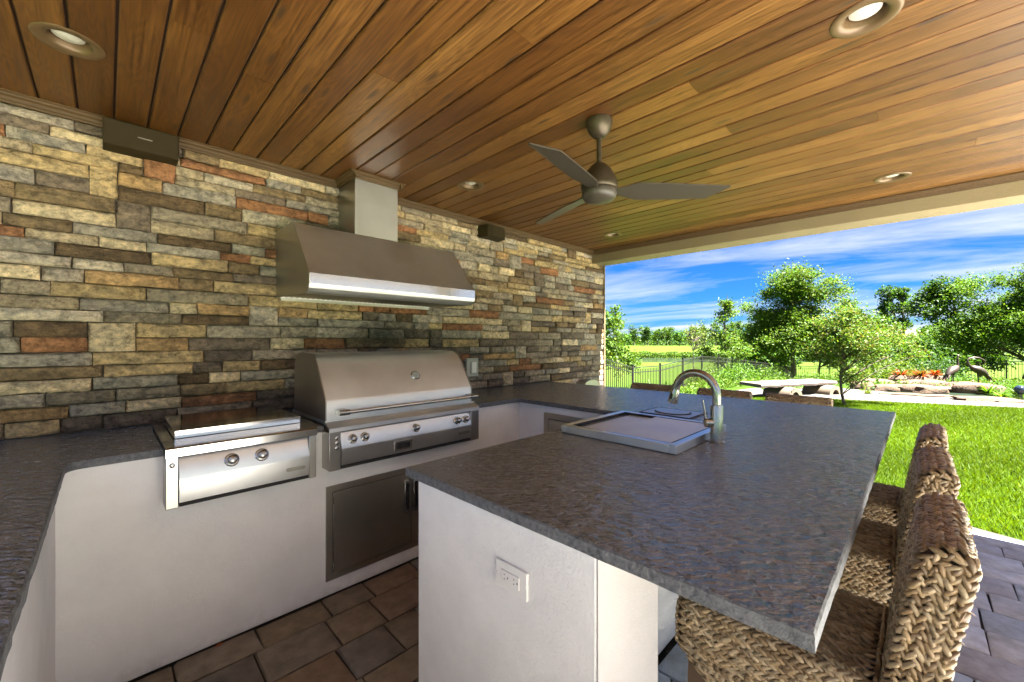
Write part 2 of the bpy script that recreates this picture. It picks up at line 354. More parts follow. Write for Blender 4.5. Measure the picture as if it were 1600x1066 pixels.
X = np.outer(rad, np.cos(ang)); Y = np.outer(rad, np.sin(ang)); Z = gz(X, Y)
V = np.stack([X, Y, Z], -1).reshape(-1, 3)
i, j = np.meshgrid(np.arange(len(rad)-1), np.arange(nA), indexing='ij'); j2 = (j+1) % nA
F = np.stack([i*nA+j, (i+1)*nA+j, (i+1)*nA+j2, i*nA+j2], -1).reshape(-1, 4)
tag(link('ground', np_mesh('ground', V, F, M_LAWN, smooth=True)), kind='structure', label='green lawn and meadow falling away to a pond and far bank')

# far pond water (a sheet on the low ground) and its reeds
def at(d, r): return (cph*d + sph*r, sph*d - cph*r)
pts = [at(71, -60), at(73, 200), at(90, 200), at(90, -60)]
tag(MB().add([(x, y, -2.425) for x, y in pts], [(0, 1, 2, 3)]).build('pond_water', M_WATER), kind='structure', label='narrow strip of still water at the foot of the far bank')

# gravel path
pathL = [(11.75, 3.9), (11.9, 2.9), (12.1, 1.56), (12.55, 0.3), (13.3, -1.48), (14.6, -4.0)]
pathR = [(14.7, 4.7), (15.3, 3.3), (15.7, 1.9), (14.75, 0.5), (14.75, -0.4), (15.6, -3.4)]
V = []; F = []
for k in range(len(pathL)-1):
    for s_ in range(6):
        f = s_/6
        a_ = np.array(pathL[k])*(1-f)+np.array(pathL[k+1])*f; b2 = np.array(pathR[k])*(1-f)+np.array(pathR[k+1])*f
        for q in range(5):
            xy = a_*(1-q/4)+b2*q/4 + rng.normal(0, .02, 2); V.append((xy[0], xy[1], float(gz(*xy))+.012))
n_ = len(V)//5
F = [(i_*5+q, (i_+1)*5+q, (i_+1)*5+q+1, i_*5+q+1) for i_ in range(n_-1) for q in range(4)]
tag(link('gravel_path', np_mesh('gravel_path', V, F, M_GRAVEL)), kind='structure', label='pale crushed shell path curving between lawn and pond rocks')

# lawn blades close to the patio
def lawn_blades():
    n = 330000
    x = 4.35 + rng.random(n)**1.25*9.2; y = rng.uniform(-3.6, 4.6, n)
    d = cph*x + sph*y; r = sph*x - cph*y
    edge = np.interp(y, [-4, -1.48, .3, 1.56, 2.9, 5], [14.3, 13.25, 12.5, 12.05, 11.85, 11.7])
    near = np.interp(y, [-3.6, -.6, -.14, 1.0, 4.6], [4.45, 4.42, 4.66, 4.62, 4.62]) + 0.03*np.sin(y*23)
    k = (d > 0.3) & (r < 1.45*d) & (r > 0.5*d) & (x < edge) & (x > near)
    x, y = x[k], y[k]; n = len(x); z = gz(x, y)
    a = rng.uniform(0, 2*math.pi, n); dist = np.hypot(x, y)
    wd = (0.0022 + 0.0009*dist/2)*rng.uniform(.7, 1.3, n); h = rng.uniform(.025, .055, n); le = rng.normal(0, .022, (n, 2))
    V = np.empty((n, 3, 3)); V[:, 0] = np.stack([x-np.cos(a)*wd, y-np.sin(a)*wd, z], -1); V[:, 1] = np.stack([x+np.cos(a)*wd, y+np.sin(a)*wd, z], -1)
    V[:, 2] = np.stack([x+le[:, 0], y+le[:, 1], z+h], -1)
    c = np.array([.051, .096, .0015])*rng.uniform(.65, 1.3, (n, 1))*np.where(rng.random((n, 1)) < .08, [[1.7, 1.25, 1.6]], [[1, 1, 1]])
    c = c*(1+.22*np.sin(x*1.7+y*2.3)[:, None]*np.cos(y*1.1)[:, None])
    return np_mesh('grass', V.reshape(-1, 3), np.arange(n*3).reshape(-1, 3), M_GRASS, np.repeat(c, 3, 0))
tag(link('grass', lawn_blades()), label='short bright green turf blades of the lawn beside the patio', kind='stuff')

# ------------------------------------------------------------------ patio floor of pavers
floor = box('patio_floor', M_SAND, -1.2, 4.40, -1.1, 3.1, -0.12, -0.016); tag(floor, kind='structure', label='paved patio floor under the roof')
PAL = [(0.2236, 0.18, 0.1304), (0.267, 0.2173, 0.1552), (0.1987, 0.1739, 0.149), (0.2484, 0.1925, 0.1304), (0.2794, 0.236, 0.1863), (0.1863, 0.1552, 0.1242), (0.267, 0.1863, 0.1242)]
PAL_SKYLIT = [(0.4692, 0.5382, 0.6348), (0.414, 0.476, 0.5796), (0.5106, 0.5312, 0.5934), (0.4416, 0.4416, 0.4898), (0.3726, 0.4346, 0.5312)]  # light grey pavers with bluish sky light put into the colour
def paver_mesh(w, l, c):
    h = 0.055; g = 0.0040; e = .009; nx, ny = 3, 3
    vs = []; hw, hl = w/2-g, l/2-g
    xs = [-hw, -hw+e, hw-e, hw]; ys = [-hl, -hl+e, hl-e, hl]
    for b_i, yy in enumerate(ys):
        for a_i, xx in enumerate(xs):
            ed = a_i in (0, 3) or b_i in (0, 3)
            vs.append((xx+random.gauss(0, .0016), yy+random.gauss(0, .0016), -0.007 if ed else random.gauss(0, .0007)))
    fs = [(b_i*4+a_i, b_i*4+a_i+1, (b_i+1)*4+a_i+1, (b_i+1)*4+a_i) for b_i in range(3) for a_i in range(3)]
    ring = [0, 1, 2, 3, 7, 11, 15, 14, 13, 12, 8, 4]; b = len(vs)
    for q in ring: vs.append((vs[q][0]*1.0, vs[q][1]*1.0, -h))
    fs += [(ring[(q+1) % 12], ring[q], b+q, b+(q+1) % 12) for q in range(12)]
    return vs, fs, c
pavers = []
def zone(x0, x1, y0, y1, along):
    # rows run along the given axis; every row has its own width and joints
    a0, a1, b0, b1 = (x0, x1, y0, y1) if along == 'x' else (y0, y1, x0, x1)
    b = b1 if along == 'x' else b1
    while b > b0+.02:
        wdt = random.choice([.225, .225, .17, .225]); lo = max(b-wdt, b0)
        a_ = a0 - random.random()*.2
        while a_ < a1:
            ln_ = random.choice([.30, .225, .225, .345, .17]); p0, p1 = max(a_, a0), min(a_+ln_, a1)
            if p1-p0 > .05 and b-lo > .05:
                c = np.array(random.choice(PAL if along == 'x' else PAL_SKYLIT))*random.uniform(.85, 1.15)
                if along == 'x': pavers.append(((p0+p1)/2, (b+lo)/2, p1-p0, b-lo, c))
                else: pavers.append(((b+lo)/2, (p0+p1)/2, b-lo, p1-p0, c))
            a_ += ln_
        b = lo
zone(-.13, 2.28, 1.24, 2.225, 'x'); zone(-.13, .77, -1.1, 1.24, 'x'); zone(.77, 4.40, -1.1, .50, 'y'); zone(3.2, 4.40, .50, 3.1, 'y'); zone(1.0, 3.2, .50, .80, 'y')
zone(-1.2, -.13, -1.1, -.15, 'x')
def seen(pv):
    x, y = pv[0], pv[1]; d = cph*x+sph*y; r = sph*x-cph*y
    if d < .3: return 0
    u, v = r/d*636.5, 1.36/d*636.5
    return 1/d**2 if abs(u) < 860 and v < 600 else 1e-4/max(d, .1)**2
pavers.sort(key=seen, reverse=True)
restV, restF, restC = [], [], []
for k, (x, y, w, l, c) in enumerate(pavers):
    vs, fs, c = paver_mesh(w, l, c)
    tilt = random.gauss(0, .0012)
    if k < 290:
        me = bpy.data.meshes.new('paver'); me.from_pydata(vs, [], fs); me.materials.append(M_PAVE)
        a_ = me.color_attributes.new('Col', 'FLOAT_COLOR', 'POINT'); cc4 = np.ones((len(vs), 4), np.float32); cc4[:, :3] = c; a_.data.foreach_set('color', cc4.ravel())
        smooth_mesh(me, 45)
        link('paver', me, floor, (x, y, tilt), (random.gauss(0, .002), random.gauss(0, .002), random.gauss(0, .004)))
    else:
        b = len(restV); restV += [(q[0]+x, q[1]+y, q[2]) for q in vs]; restF += [tuple(b+i_ for i_ in f_) for f_ in fs]; restC += [c]*len(vs)
if restV:
    me = np_mesh('paver_field', restV, restF, M_PAVE, np.array(restC)); tag(link('paver_field', me, floor), kind='stuff')
# thin sunlit concrete edging where patio meets lawn
eb = MB(); ye = [(-1.1, 4.42), (-.9, 4.42), (-.55, 4.42), (-.2, 4.52), (.1, 4.60), (1.0, 4.6), (3.1, 4.6)]
for (ya, xa), (yb, xb) in zip(ye[:-1], ye[1:]): eb.add([(4.4, ya, -.10), (xa, ya, -.10), (xb, yb, -.10), (4.4, yb, -.10), (4.4, ya, -.006), (xa, ya, -.006), (xb, yb, -.006), (4.4, yb, -.006)], [(0,3,2,1),(4,5,6,7),(0,1,5,4),(1,2,6,5),(2,3,7,6),(3,0,4,7)])
tag(eb.build('patio_edging', M_EDGE, bevel=.004), kind='structure', label='thin tan edging strip between pavers and lawn')
lf = MB().add([(0, 0, 0), (.02, .008, .006), (.036, 0, .002), (.018, -.011, .004)], [(0, 1, 2), (0, 2, 3)])
m_, t, p = mat('dead_leaf', (.35, .09, .03), .7)
tag(lf.build('fallen_leaf', m_, loc=(.335, 2.205, .004)), 'tiny reddish brown fallen leaf on the pavers at the foot of the counter wall', 'leaf')

# ------------------------------------------------------------------ ceiling
ZC = 2.46
ceil = box('ceiling', M_GROOVE, -1.0, 4.27, -1.5, 2.90, ZC+.014, ZC+.03); tag(ceil, kind='structure', label='stained tongue and groove board ceiling')
roof = box('roof', M_BEAM, -1.1, 4.62, -1.72, 3.2, ZC+.16, ZC+.26); tag(roof, kind='structure', label='flat patio roof deck above the board ceiling')
MESHC = {}
def plank(x, y0, y1, w):
    g = .0042; e = .0045
    vs = [(-w/2+g, 0, .004), (-w/2+g+e, 0, 0), (w/2-g-e, 0, 0), (w/2-g, 0, .004), (w/2-g, 0, .013), (-w/2+g, 0, .013)]
    ln_ = y1-y0; V = vs+[(a_, ln_, c_) for a_, _, c_ in vs]
    F = [(5,4,3,2,1,0), (6,7,8,9,10,11)]+[(q, (q+1) % 6, (q+1) % 6+6, q+6) for q in range(6)]
    me = bpy.data.meshes.new('plank'); me.from_pydata(V, [], F); me.materials.append(M_WOOD)
    return link('plank', me, ceil, (x, y0, ZC+random.gauss(0, .0005)))
PW = .1235; joints = {}
k0 = -8
for k in range(k0, 35):
    x = .025+PW*(k+.5); x0 = x-PW/2; x1 = x+PW/2
    if x1 > 4.27: w_ = 4.27-x0; x = x0+w_/2
    else: w_ = PW
    if w_ < .03: continue
    cuts = []
    if k % 3 == 0 or random.random() < .3: cuts = [random.uniform(-1.0, 2.3)]
    if k == 8: cuts = [1.02]
    if k == 14: cuts = [.70]
    segs = [-1.5]+sorted(cuts)+[2.87]
    for a_, b in zip(segs[:-1], segs[1:]): plank(x, a_+.0008, b-.0008, w_)

# beams that carry the roof edge
bm = MB().box(4.27, 4.53, -1.72, 2.895, 2.315, ZC+.16).build('beam', M_BEAM, bevel=.006); tag(bm, 'tan stucco beam along the open far edge of the patio roof', 'beam')
bm2 = MB().box(-1.0, 4.268, -1.72, -1.5, 2.315, ZC+.16).build('beam', M_BEAM, bevel=.006); tag(bm2, 'tan stucco beam closing the side edge of the patio roof', 'beam')
col = empty('column', (4.40, -1.61, 0)); tag(col, 'square tan stucco corner column holding up the patio roof', 'column')
MB().box(-.13, .13, -.11, .11, 0, 2.314).build('shaft', M_BEAM, col, bevel=.006); MB().box(-.16, .16, -.14, .14, .0, .18).build('base', M_BEAM, col, bevel=.008)

# crown trim profile run along a line
def trim(name, p0, p1, nrm, mt=None, w=.045, parent=None):
    """p0,p1: line on the wall at ceiling height; nrm: direction out of the wall"""
    prof = [(0, -.045), (.010, -.045), (.012, -.036), (.018, -.034), (.022, -.022), (.034, -.016), (.037, -.008), (.045, -.006), (.045, 0), (0, 0)]
    p0, p1, nrm = Vector(p0), Vector(p1), Vector(nrm); n = len(prof)
    vs = [p0+nrm*a_*w/.045+Vector((0, 0, b*w/.045)) for a_, b in prof]+[p1+nrm*a_*w/.045+Vector((0, 0, b*w/.045)) for a_, b in prof]
    fs = [tuple(range(n)), tuple(range(2*n-1, n-1, -1))]+[((q+1) % n, q, q+n, (q+1) % n+n) for q in range(n)]
    o = MB().add(vs, fs).build(name, mt or M_TRIM, parent); return o
tr = trim('crown_moulding', (-1.0, 2.868, ZC-.0005), (1.128, 2.868, ZC-.0005), (0, -1, 0)); tag(tr, kind='structure', label='brown crown moulding along the stone wall left of the hood')
tr = trim('crown_moulding', (1.472, 2.868, ZC-.0005), (4.268, 2.868, ZC-.0005), (0, -1, 0)); tag(tr, kind='structure', label='brown crown moulding along the stone wall right of the hood')
tr = trim('crown_moulding', (4.269, 2.82, ZC-.001), (4.269, -1.5, ZC-.001), (-1, 0, 0)); tag(tr, kind='structure', label='dark crown moulding along the far beam')

# recessed ceiling lights
def can_light():
    r = empty('ceiling_light')
    ring = [(.060, .004), (.064, -.001), (.082, -.004), (.094, -.003), (.0965, .0)]
    MB().lathe([(.054, .05)]+[(.056, .01)]+ring, 40).build('trim_ring', M_LTRIM, r, smooth=60)
    MB().lathe([(.0005, .0495), (.054, .0495), (.0541, .052), (.0005, .052)], 32).build('baffle', M_DARK, r, smooth=40)
    MB().lathe([(.0005, .012), (.030, .014), (.044, .022), (.046, .034), (.046, .048), (.0005, .048)], 32).build('lamp_lens', M_LENS, r, smooth=50)
    return r
cl = can_light()
spots = [(-.10, 2.215, 'round recessed ceiling light in the dark boards at the left end of the ceiling'),
         (1.83, .135, 'large near recessed ceiling light at the top right of the photo'),
         (1.83, 2.255, 'small recessed ceiling light just right of the range hood chimney'),
         (3.76, .14, 'recessed ceiling light near the tan beam at the right side'),
         (3.73, 2.265, 'farthest recessed ceiling light near the corner of stone wall and beam')]
for k, (x, y, lb) in enumerate(spots):
    o = cl if k == 0 else copy_tree(cl); o.location = (x, y, ZC-.001); tag(o, lb, 'ceiling light', 'recessed lights in the board ceiling')

# cut the boards and their backing round each light
cutb = MB()
for x, y, _ in spots: cutb.lathe([(.0005, 2.40), (.068, 2.40), (.068, 2.55), (.0005, 2.55)], 28, Matrix.Translation((x, y, 0)))
cutter = cutb.build('cutter', M_DARK); dgc = None
hit = [ceil]+[o for o in ceil.children if any(abs(o.location.x-x) < .14 and o.location.y < y+.1 and o.location.y+o.dimensions.y > y-.1 for x, y, _ in spots)]
for o in hit:
    md = o.modifiers.new('cut', 'BOOLEAN'); md.object = cutter; md.operation = 'DIFFERENCE'; md.solver = 'EXACT'
bpy.context.view_layer.update(); dgc = bpy.context.evaluated_depsgraph_get()
new = [(o, bpy.data.meshes.new_from_object(o.evaluated_get(dgc))) for o in hit]
for o, me in new: o.modifiers.clear(); o.data = me
bpy.data.objects.remove(cutter)

# ------------------------------------------------------------------ ceiling fan
FX, FY = 1.745, 1.137
fan = empty('ceiling_fan', (FX, FY, ZC)); tag(fan, 'bronze three blade ceiling fan on a short rod under the board ceiling', 'ceiling fan')
MB().lathe([(.001, -.092), (.020, -.090), (.036, -.078), (.055, -.052), (.064, -.028), (.066, -.012), (.064, -.001), (.001, -.001)], 32).build('canopy', M_BRZ, fan, smooth=60)
MB().lathe([(.0005, -.23), (.0125, -.23), (.0125, -.085), (.019, -.085), (.019, -.074), (.0005, -.074)], 20).build('downrod', M_BRZ, fan, smooth=40)
MB().lathe([(.001, -.352), (.082, -.352), (.090, -.345), (.091, -.33), (.083, -.297), (.065, -.258), (.040, -.228), (.022, -.216), (.016, -.21), (.001, -.21)], 36).build('motor_housing', M_BRZ, fan, smooth=50)
MB().lathe([(.001, -.412), (.045, -.408), (.070, -.398), (.083, -.383), (.086, -.366), (.084, -.355), (.001, -.355)], 36).build('light_cap', M_BLADE, fan, smooth=50)
def blade():
    V = []; F = []; n = 14; Rt = .62
    for i_ in range(n+1):
        f = i_/n; x = .07+(Rt-.07)*f
        w = np.interp(f, [0, .10, .22, .5, 1], [.045, .075, .128, .122, .098]); sk = .0
        y0, y1 = -w/2, w/2
        if f > .86: y1 = w/2 - (f-.86)/.14*w*.9
        pt = -R(np.interp(f, [0, .15, 1], [5, 17, 13])); zc = -.368 - .012*f
        for yy in (y0, y0*.3+y1*.7, y1):
            for dz in (0, .007): V.append((x, yy*math.cos(pt), zc+yy*math.sin(pt)+dz))
    for i_ in range(n):
        b = i_*6; c = b+6
        F += [(b, b+2, c+2, c), (b+2, b+4, c+4, c+2), (b+1, c+1, c+3, b+3), (b+3, c+3, c+5, b+5), (b, c, c+1, b+1), (b+4, b+5, c+5, c+4)]
    F += [(0, 1, 3, 2), (2, 3, 5, 4)]; b = n*6; F += [(b, b+2, b+3, b+1), (b+2, b+4, b+5, b+3)]
    me = bpy.data.meshes.new('blade'); me.from_pydata(V, [], F); me.materials.append(M_BLADE); smooth_mesh(me, 40); return me
bme = blade()
for k in range(3): link('blade', bme, fan, (0, 0, .01), (0, 0, R(-47.4+120*k)))

# ------------------------------------------------------------------ stone wall
wall = box('stone_wall', M_MORTAR, -1.3, 4.515, 2.902, 3.15, 0, ZC+.16); tag(wall, kind='structure', label='wall faced with stacked ledge stones in tan, grey and rust')
STC = [((.50, .385, .22), 14), ((.66, .555, .385), 15), ((.46, .385, .275), 14), ((.36, .31, .245), 13), ((.165, .115, .07), 10), ((.36, .18, .095), 6), ((.36, .33, .285), 12), ((.27, .20, .12), 10), ((.48, .32, .165), 8), ((.21, .17, .135), 7), ((.50, .445, .37), 11)]
STCW = [w for _, w in STC]
def stone_mesh(w, h):
    nx = 5 if w > .24 else (4 if w > .13 else 3); nzr = 3
    g = .0021; V = []; dep = random.uniform(.012, .034)
    sl = random.gauss(0, .004); sv = random.gauss(0, .004)
    ph = random.random()*50
    for b in range(nzr+1):
        for a_ in range(nx+1):
            fx, fz = a_/nx, b/nzr
            ed = a_ in (0, nx) or b in (0, nzr)
            x = (fx-.5)*(w-2*g); z = (fz-.5)*(h-2*g)
            if not ed:
                x += random.gauss(0, w*.02); 
            else:
                if b in (0, nzr): z += noise.noise(Vector((x*14+ph, b*3.1, 0)))*.006*(-1 if b else 1) 
                if a_ in (0, nx): x += noise.noise(Vector((z*20+ph, a_*3.7, 5)))*.005
            if a_ == 1: x = -(w/2-g)+.011
            if a_ == nx-1: x = (w/2-g)-.011
            if b == 1 : z = -(h/2-g)+.010+random.gauss(0, .0012)
            if b == nzr-1: z = (h/2-g)-.010+random.gauss(0, .0012)
            y = -dep if not ed else -dep+random.uniform(.007, .012)
            y += sl*(fx-.5)*2+sv*(fz-.5)*2 + noise.noise(Vector((x*16+ph, z*22, ph)))*.005
            V.append((x, y, z))
    F = [(b*(nx+1)+a_, b*(nx+1)+a_+1, (b+1)*(nx+1)+a_+1, (b+1)*(nx+1)+a_) for b in range(nzr) for a_ in range(nx)]
    ring = [a_ for a_ in range(nx+1)]+[b*(nx+1)+nx for b in range(1, nzr+1)]+[nzr*(nx+1)+a_ for a_ in range(nx-1, -1, -1)]+[b*(nx+1) for b in range(nzr-1, 0, -1)]
    b0 = len(V); V += [(V[q][0], .006, V[q][2]) for q in ring]; n = len(ring)
    F += [(ring[(q+1) % n], ring[q], b0+q, b0+(q+1) % n) for q in range(n)]
    return V, F
stones = []
def stone_rows(x0, x1, z0, z1):
    z = z0
    while z < z1-.02:
        h1 = random.uniform(.047, .076); h2 = random.uniform(.045, .075)
        if z+h1+h2 > z1-.035: tot = z1-z; h1 = tot/2 if tot > .10 else tot; h2 = tot-h1
        dbl = []; x = x0
        while x < x1:
            x += random.uniform(1.0, 3.2); w = random.uniform(.10, .18)
            if x+w < x1 and h2 > .01: dbl.append((x, x+w)); x += w
        for a_, b in dbl: stones.append(((a_+b)/2, z+(h1+h2)/2, b-a_, h1+h2))
        gaps = [(x0 if q == 0 else dbl[q-1][1], x1 if q == len(dbl) else dbl[q][0]) for q in range(len(dbl)+1)]
        for zz0, hh0 in ((z, h1), (z+h1, h2)):
            if hh0 < .012: continue
            for ga, gb in gaps:
                x = ga
                while x < gb-1e-4:
                    w = random.choice([random.uniform(.12, .22), random.uniform(.20, .36), random.uniform(.26, .48)])
                    if gb-(x+w) < .09: w = gb-x if gb-x < .42 else (gb-x)/2
                    stones.append((x+w/2, zz0+hh0/2, w, hh0)); x += w
        z += h1+h2
stone_rows(-1.3, 4.515, .918, 2.425); n_up = len(stones)
stone_rows(3.46, 4.515, .02, .916)
def sview(s_):
    x, z, w, h = s_; d = cph*x+sph*2.88; r = sph*x-cph*2.88; u = r/d*636.5
    k = w*h/d**2.2
    if x+w/2 < -.345 or z < .91: k *= 1e-3
    if .78 < x-w/2 and x+w/2 < 1.86 and 1.66 < z < 2.0: k *= 1e-3       # behind the hood
    if .85 < x and x < 1.7 and z < 1.18: k *= 1e-3
    return k
stones.sort(key=sview, reverse=True)
rV, rF, rC = [], [], []
for k, (x, z, w, h) in enumerate(stones):
    if 2.262 < x+w/2 and x-w/2 < 2.408 and 1.02 < z+h/2 and z-h/2 < 1.205 and w < .3 and False: continue
    V, F = stone_mesh(w, h)
    c = np.array(random.choices([c_ for c_, _ in STC], STCW)[0])
    hi = min(1, max(0, (z-1.3)/.8))  # lower stones get greyer: fading of the warm upper light put into colour
    if random.random() < .35*(1-hi): c = np.array(random.choice([(.33, .31, .26), (.30, .26, .20), (.19, .155, .125)]))
    c = c*random.uniform(.82, 1.15)
    if k < 300:
        me = bpy.data.meshes.new('stone'); me.from_pydata(V, [], F); me.materials.append(M_STONE); smooth_mesh(me, 50)
        a_ = me.color_attributes.new('Col', 'FLOAT_COLOR', 'POINT'); cc4 = np.ones((len(V), 4), np.float32); cc4[:, :3] = c; a_.data.foreach_set('color', cc4.ravel())
        link('stone', me, wall, (x, 2.896, z))
    else:
        b = len(rV); rV += [(q[0]+x, q[1]+2.896, q[2]+z) for q in V]; rF += [tuple(b+i_ for i_ in f_) for f_ in F]; rC += [c]*len(V)
me = np_mesh('stone_field', rV, rF, M_STONE, np.array(rC)); tag(link('stone_field', me, wall), kind='stuff')
endcap = box('wall_end', M_BEAM, 4.516, 4.53, 2.86, 3.15, 0, 2.3145); tag(endcap, kind='structure')

# ------------------------------------------------------------------ counters: white masonry bodies
cb_ = empty('kitchen_counter', (0, 0, 0)); tag(cb_, 'U-shaped white stucco outdoor kitchen counter with dark leathered granite top', 'kitchen counter')
ZT = .914; TH = .03
def wallbox(name, m, *a, bevel=.006): return box(name, m, *a, cb_, bevel)
# front run under the grills (with openings for the appliances left as a solid face; appliances are set into it)
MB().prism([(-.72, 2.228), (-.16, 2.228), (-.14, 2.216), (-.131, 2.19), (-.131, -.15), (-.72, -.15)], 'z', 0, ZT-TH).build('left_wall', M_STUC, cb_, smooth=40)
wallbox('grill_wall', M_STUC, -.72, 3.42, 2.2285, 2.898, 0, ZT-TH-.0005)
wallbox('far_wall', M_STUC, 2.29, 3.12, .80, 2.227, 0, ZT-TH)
MB().prism([(.77, 1.24), (2.2895, 1.24), (2.2895, .80), (1.06, .80), (1.06, .509), (.77, .509)], 'z', 0, ZT-TH).build('island_wall', M_STUC2, cb_, bevel=.006)
wallbox('island_end_face', M_STUC_DIM, .7715, 1.0605, .505, .5088, 0, ZT-TH-.001, bevel=None)
wallbox('island_back_pier', M_STUC, 3.05, 3.1215, .509, .7995, 0, ZT-TH)
# granite slab, outline with notches for the burner and grill
def arc(cx, cy, r, a0, a1, n=6): return [(cx+r*math.cos(R(a0+(a1-a0)*k/n)), cy+r*math.sin(R(a0+(a1-a0)*k/n))) for k in range(n+1)]
outl = [(-.75, -.18), (-.106, -.18)] + arc(-.106+.05, 2.20-.05, .05, 180, 90)[0:] + \
       [(.1645, 2.20), (.1645, 2.785), (.7385, 2.785), (.7385, 2.20), (.8035, 2.20), (.8035, 2.70), (1.7765, 2.70), (1.7765, 2.20)] + arc(2.262-.03, 2.20-.03, .03, 90, 0, 4) + \
       [(2.265, 1.284), (.747, 1.284), (.762, .114), (3.49, .114), (3.435, 2.894), (-.75, 2.894)]
def fr(p0, p1, step=.03, amp=.0006):      # chiselled edge: subdivide and jitter
    d_ = math.hypot(p1[0]-p0[0], p1[1]-p0[1]); n = max(1, int(d_/step)); nx_, ny_ = -(p1[1]-p0[1])/max(d_, 1e-6), (p1[0]-p0[0])/max(d_, 1e-6)
    return [(p0[0]+(p1[0]-p0[0])*k/n+(nx_*random.gauss(0, amp) if k else 0), p0[1]+(p1[1]-p0[1])*k/n+(ny_*random.gauss(0, amp) if k else 0)) for k in range(n)]
poly = []
for q in range(len(outl)): poly += fr(outl[q], outl[(q+1) % len(outl)])
n = len(poly)
V = [(x, y, ZT) for x, y in poly]+[(x, y, ZT-.004) for x, y in poly]+[(x, y, ZT-TH) for x, y in poly]
cx0 = None
# top ring pulled in slightly to soften the arris
def inset(poly, d_):
    o = []
    for q in range(len(poly)):
        a_, b, c = Vector(poly[q-1]), Vector(poly[q]), Vector(poly[(q+1) % len(poly)])
        t1 = (b-a_); t2 = (c-b); nn = Vector((-t1.y, t1.x)).normalized()+Vector((-t2.y, t2.x)).normalized()
        o.append(b+nn.normalized()*d_ if nn.length > 1e-6 else b)
    return o
ar = sum(poly[q][0]*poly[(q+1) % n][1]-poly[(q+1) % n][0]*poly[q][1] for q in range(n))
ins = inset(poly, .0035 if ar > 0 else -.0035)
V = [(q.x, q.y, ZT) for q in ins]+[(x, y, ZT-.004) for x, y in poly]+[(x, y, ZT-TH) for x, y in poly]
top = tuple(range(n)) if ar > 0 else tuple(range(n))[::-1]; bot = tuple(reversed([q+2*n for q in top]))
F = [top, bot]
for q in range(n):
    r_ = (q+1) % n
    for lo in (0, n):
        f = (lo+q, lo+n+q, lo+n+r_, lo+r_); F.append(f if ar > 0 else f[::-1])
me = bpy.data.meshes.new('granite_top'); me.from_pydata(V, [], F); me.materials.append(M_GRAN); me.materials.append(M_GEDGE)
for pl in me.polygons:
    if pl.index > 0: pl.material_index = 1
me.update(); link('granite_top', me, cb_)

# ------------------------------------------------------------------ range hood
HX0, HX1 = .755, 1.885
hood = empty('range_hood', (1.32, 2.87, 1.62)); tag(hood, 'wide stainless steel range hood with chimney on the stone wall above the grill', 'range hood')
hood.location = (0, 0, 0)
front = [(2.545, 2.040), (2.274, 1.719), (2.274, 1.664), (2.283, 1.640), (2.303, 1.624), (2.335, 1.617)]
prof = front+[(2.37, 1.617), (2.37, 1.640), (2.84, 1.650), (2.84, 1.630), (2.893, 1.630), (2.893, 2.040)]
MB().prism(prof, 'x', HX0+.003, HX1-.003).build('canopy', M_SS, hood, smooth=25)
side = front+[(2.37, 1.617), (2.893, 1.630), (2.893, 2.042)]; side[0] = (2.544, 2.042)
for a_, b in ((HX0, HX0+.0028), (HX1-.0028, HX1)): MB().prism(side, 'x', a_, b).build('side_panel', M_SSD, hood)
MB().prism([(2.2725, 1.7195), (2.2725, 1.6635), (2.2739, 1.6635), (2.2739, 1.7195)], 'x', HX0+.004, HX1-.004).build('front_band', M_SSM, hood)
bf = MB()
for k in range(34):
    x = HX0+.03+k*.0322; bf.add([(x, 2.375, 1.634), (x+.019, 2.375, 1.626), (x+.019, 2.835, 1.632), (x, 2.835, 1.640), (x, 2.375, 1.6345), (x+.019, 2.375, 1.6265), (x+.019, 2.835, 1.6325), (x, 2.835, 1.6405)], [(0,3,2,1),(4,5,6,7),(0,1,5,4),(1,2,6,5),(2,3,7,6),(3,0,4,7)])
o = bf.build('baffle_filter', M_SSD, hood); tag(o, kind='stuff')
box('filter_rail', M_SSD, HX0+.02, HX1-.02, 2.842, 2.856, 1.612, 1.6295, hood)
CX0, CX1 = 1.146, 1.453
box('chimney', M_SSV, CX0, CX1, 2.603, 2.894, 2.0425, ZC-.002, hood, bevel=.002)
t1 = trim('chimney_moulding', (CX0-.003, 2.601, ZC-.001), (CX1+.003, 2.601, ZC-.001), (0, -1, 0), parent=hood, w=.04)
trim('chimney_moulding', (CX0-.002, 2.866, ZC-.0012), (CX0-.002, 2.561, ZC-.0012), (-1, 0, 0), parent=hood, w=.04)
trim('chimney_moulding', (CX1+.002, 2.561, ZC-.0012), (CX1+.002, 2.866, ZC-.0012), (1, 0, 0), parent=hood, w=.04)

# ------------------------------------------------------------------ built-in gas grill
G0, G1 = .803, 1.777
gr = empty('gas_grill'); tag(gr, 'wide built-in stainless gas grill with closed lid under the range hood', 'gas grill')
lid = [(2.180, .942), (2.180, 1.035), (2.188, 1.052), (2.30, 1.225), (2.332, 1.262), (2.362, 1.279), (2.40, 1.285), (2.58, 1.288), (2.63, 1.272), (2.66, 1.23), (2.675, .942)]
MB().prism(lid, 'x', G0+.006, G1-.006).build('lid', M_SS, gr, smooth=28)
lid2 = [(y-(.004 if y < 2.45 else -.002), z+.003 if z > 1 else z) for y, z in lid]
for a_, b in ((G0, G0+.0055), (G1-.0055, G1)): MB().prism(lid2, 'x', a_, b).build('lid_side', M_SSD, gr)  # sides in darker steel: their dimmer reflection is put into the colour
hd = MB().tube([(G0+.055, 2.118, .985), (G1-.02, 2.118, .985)], .0105, 14).build('handle', M_SSM, gr, smooth=40)
for x in (G0+.045, G1-.06):
    MB().tube([(x, 2.118, .985), (x+.055, 2.118, .985)], .0155, 14).box(x+.006, x+.05, 2.118, 2.1795, .972, .998).build('handle_post', M_NICK, hd, smooth=40)
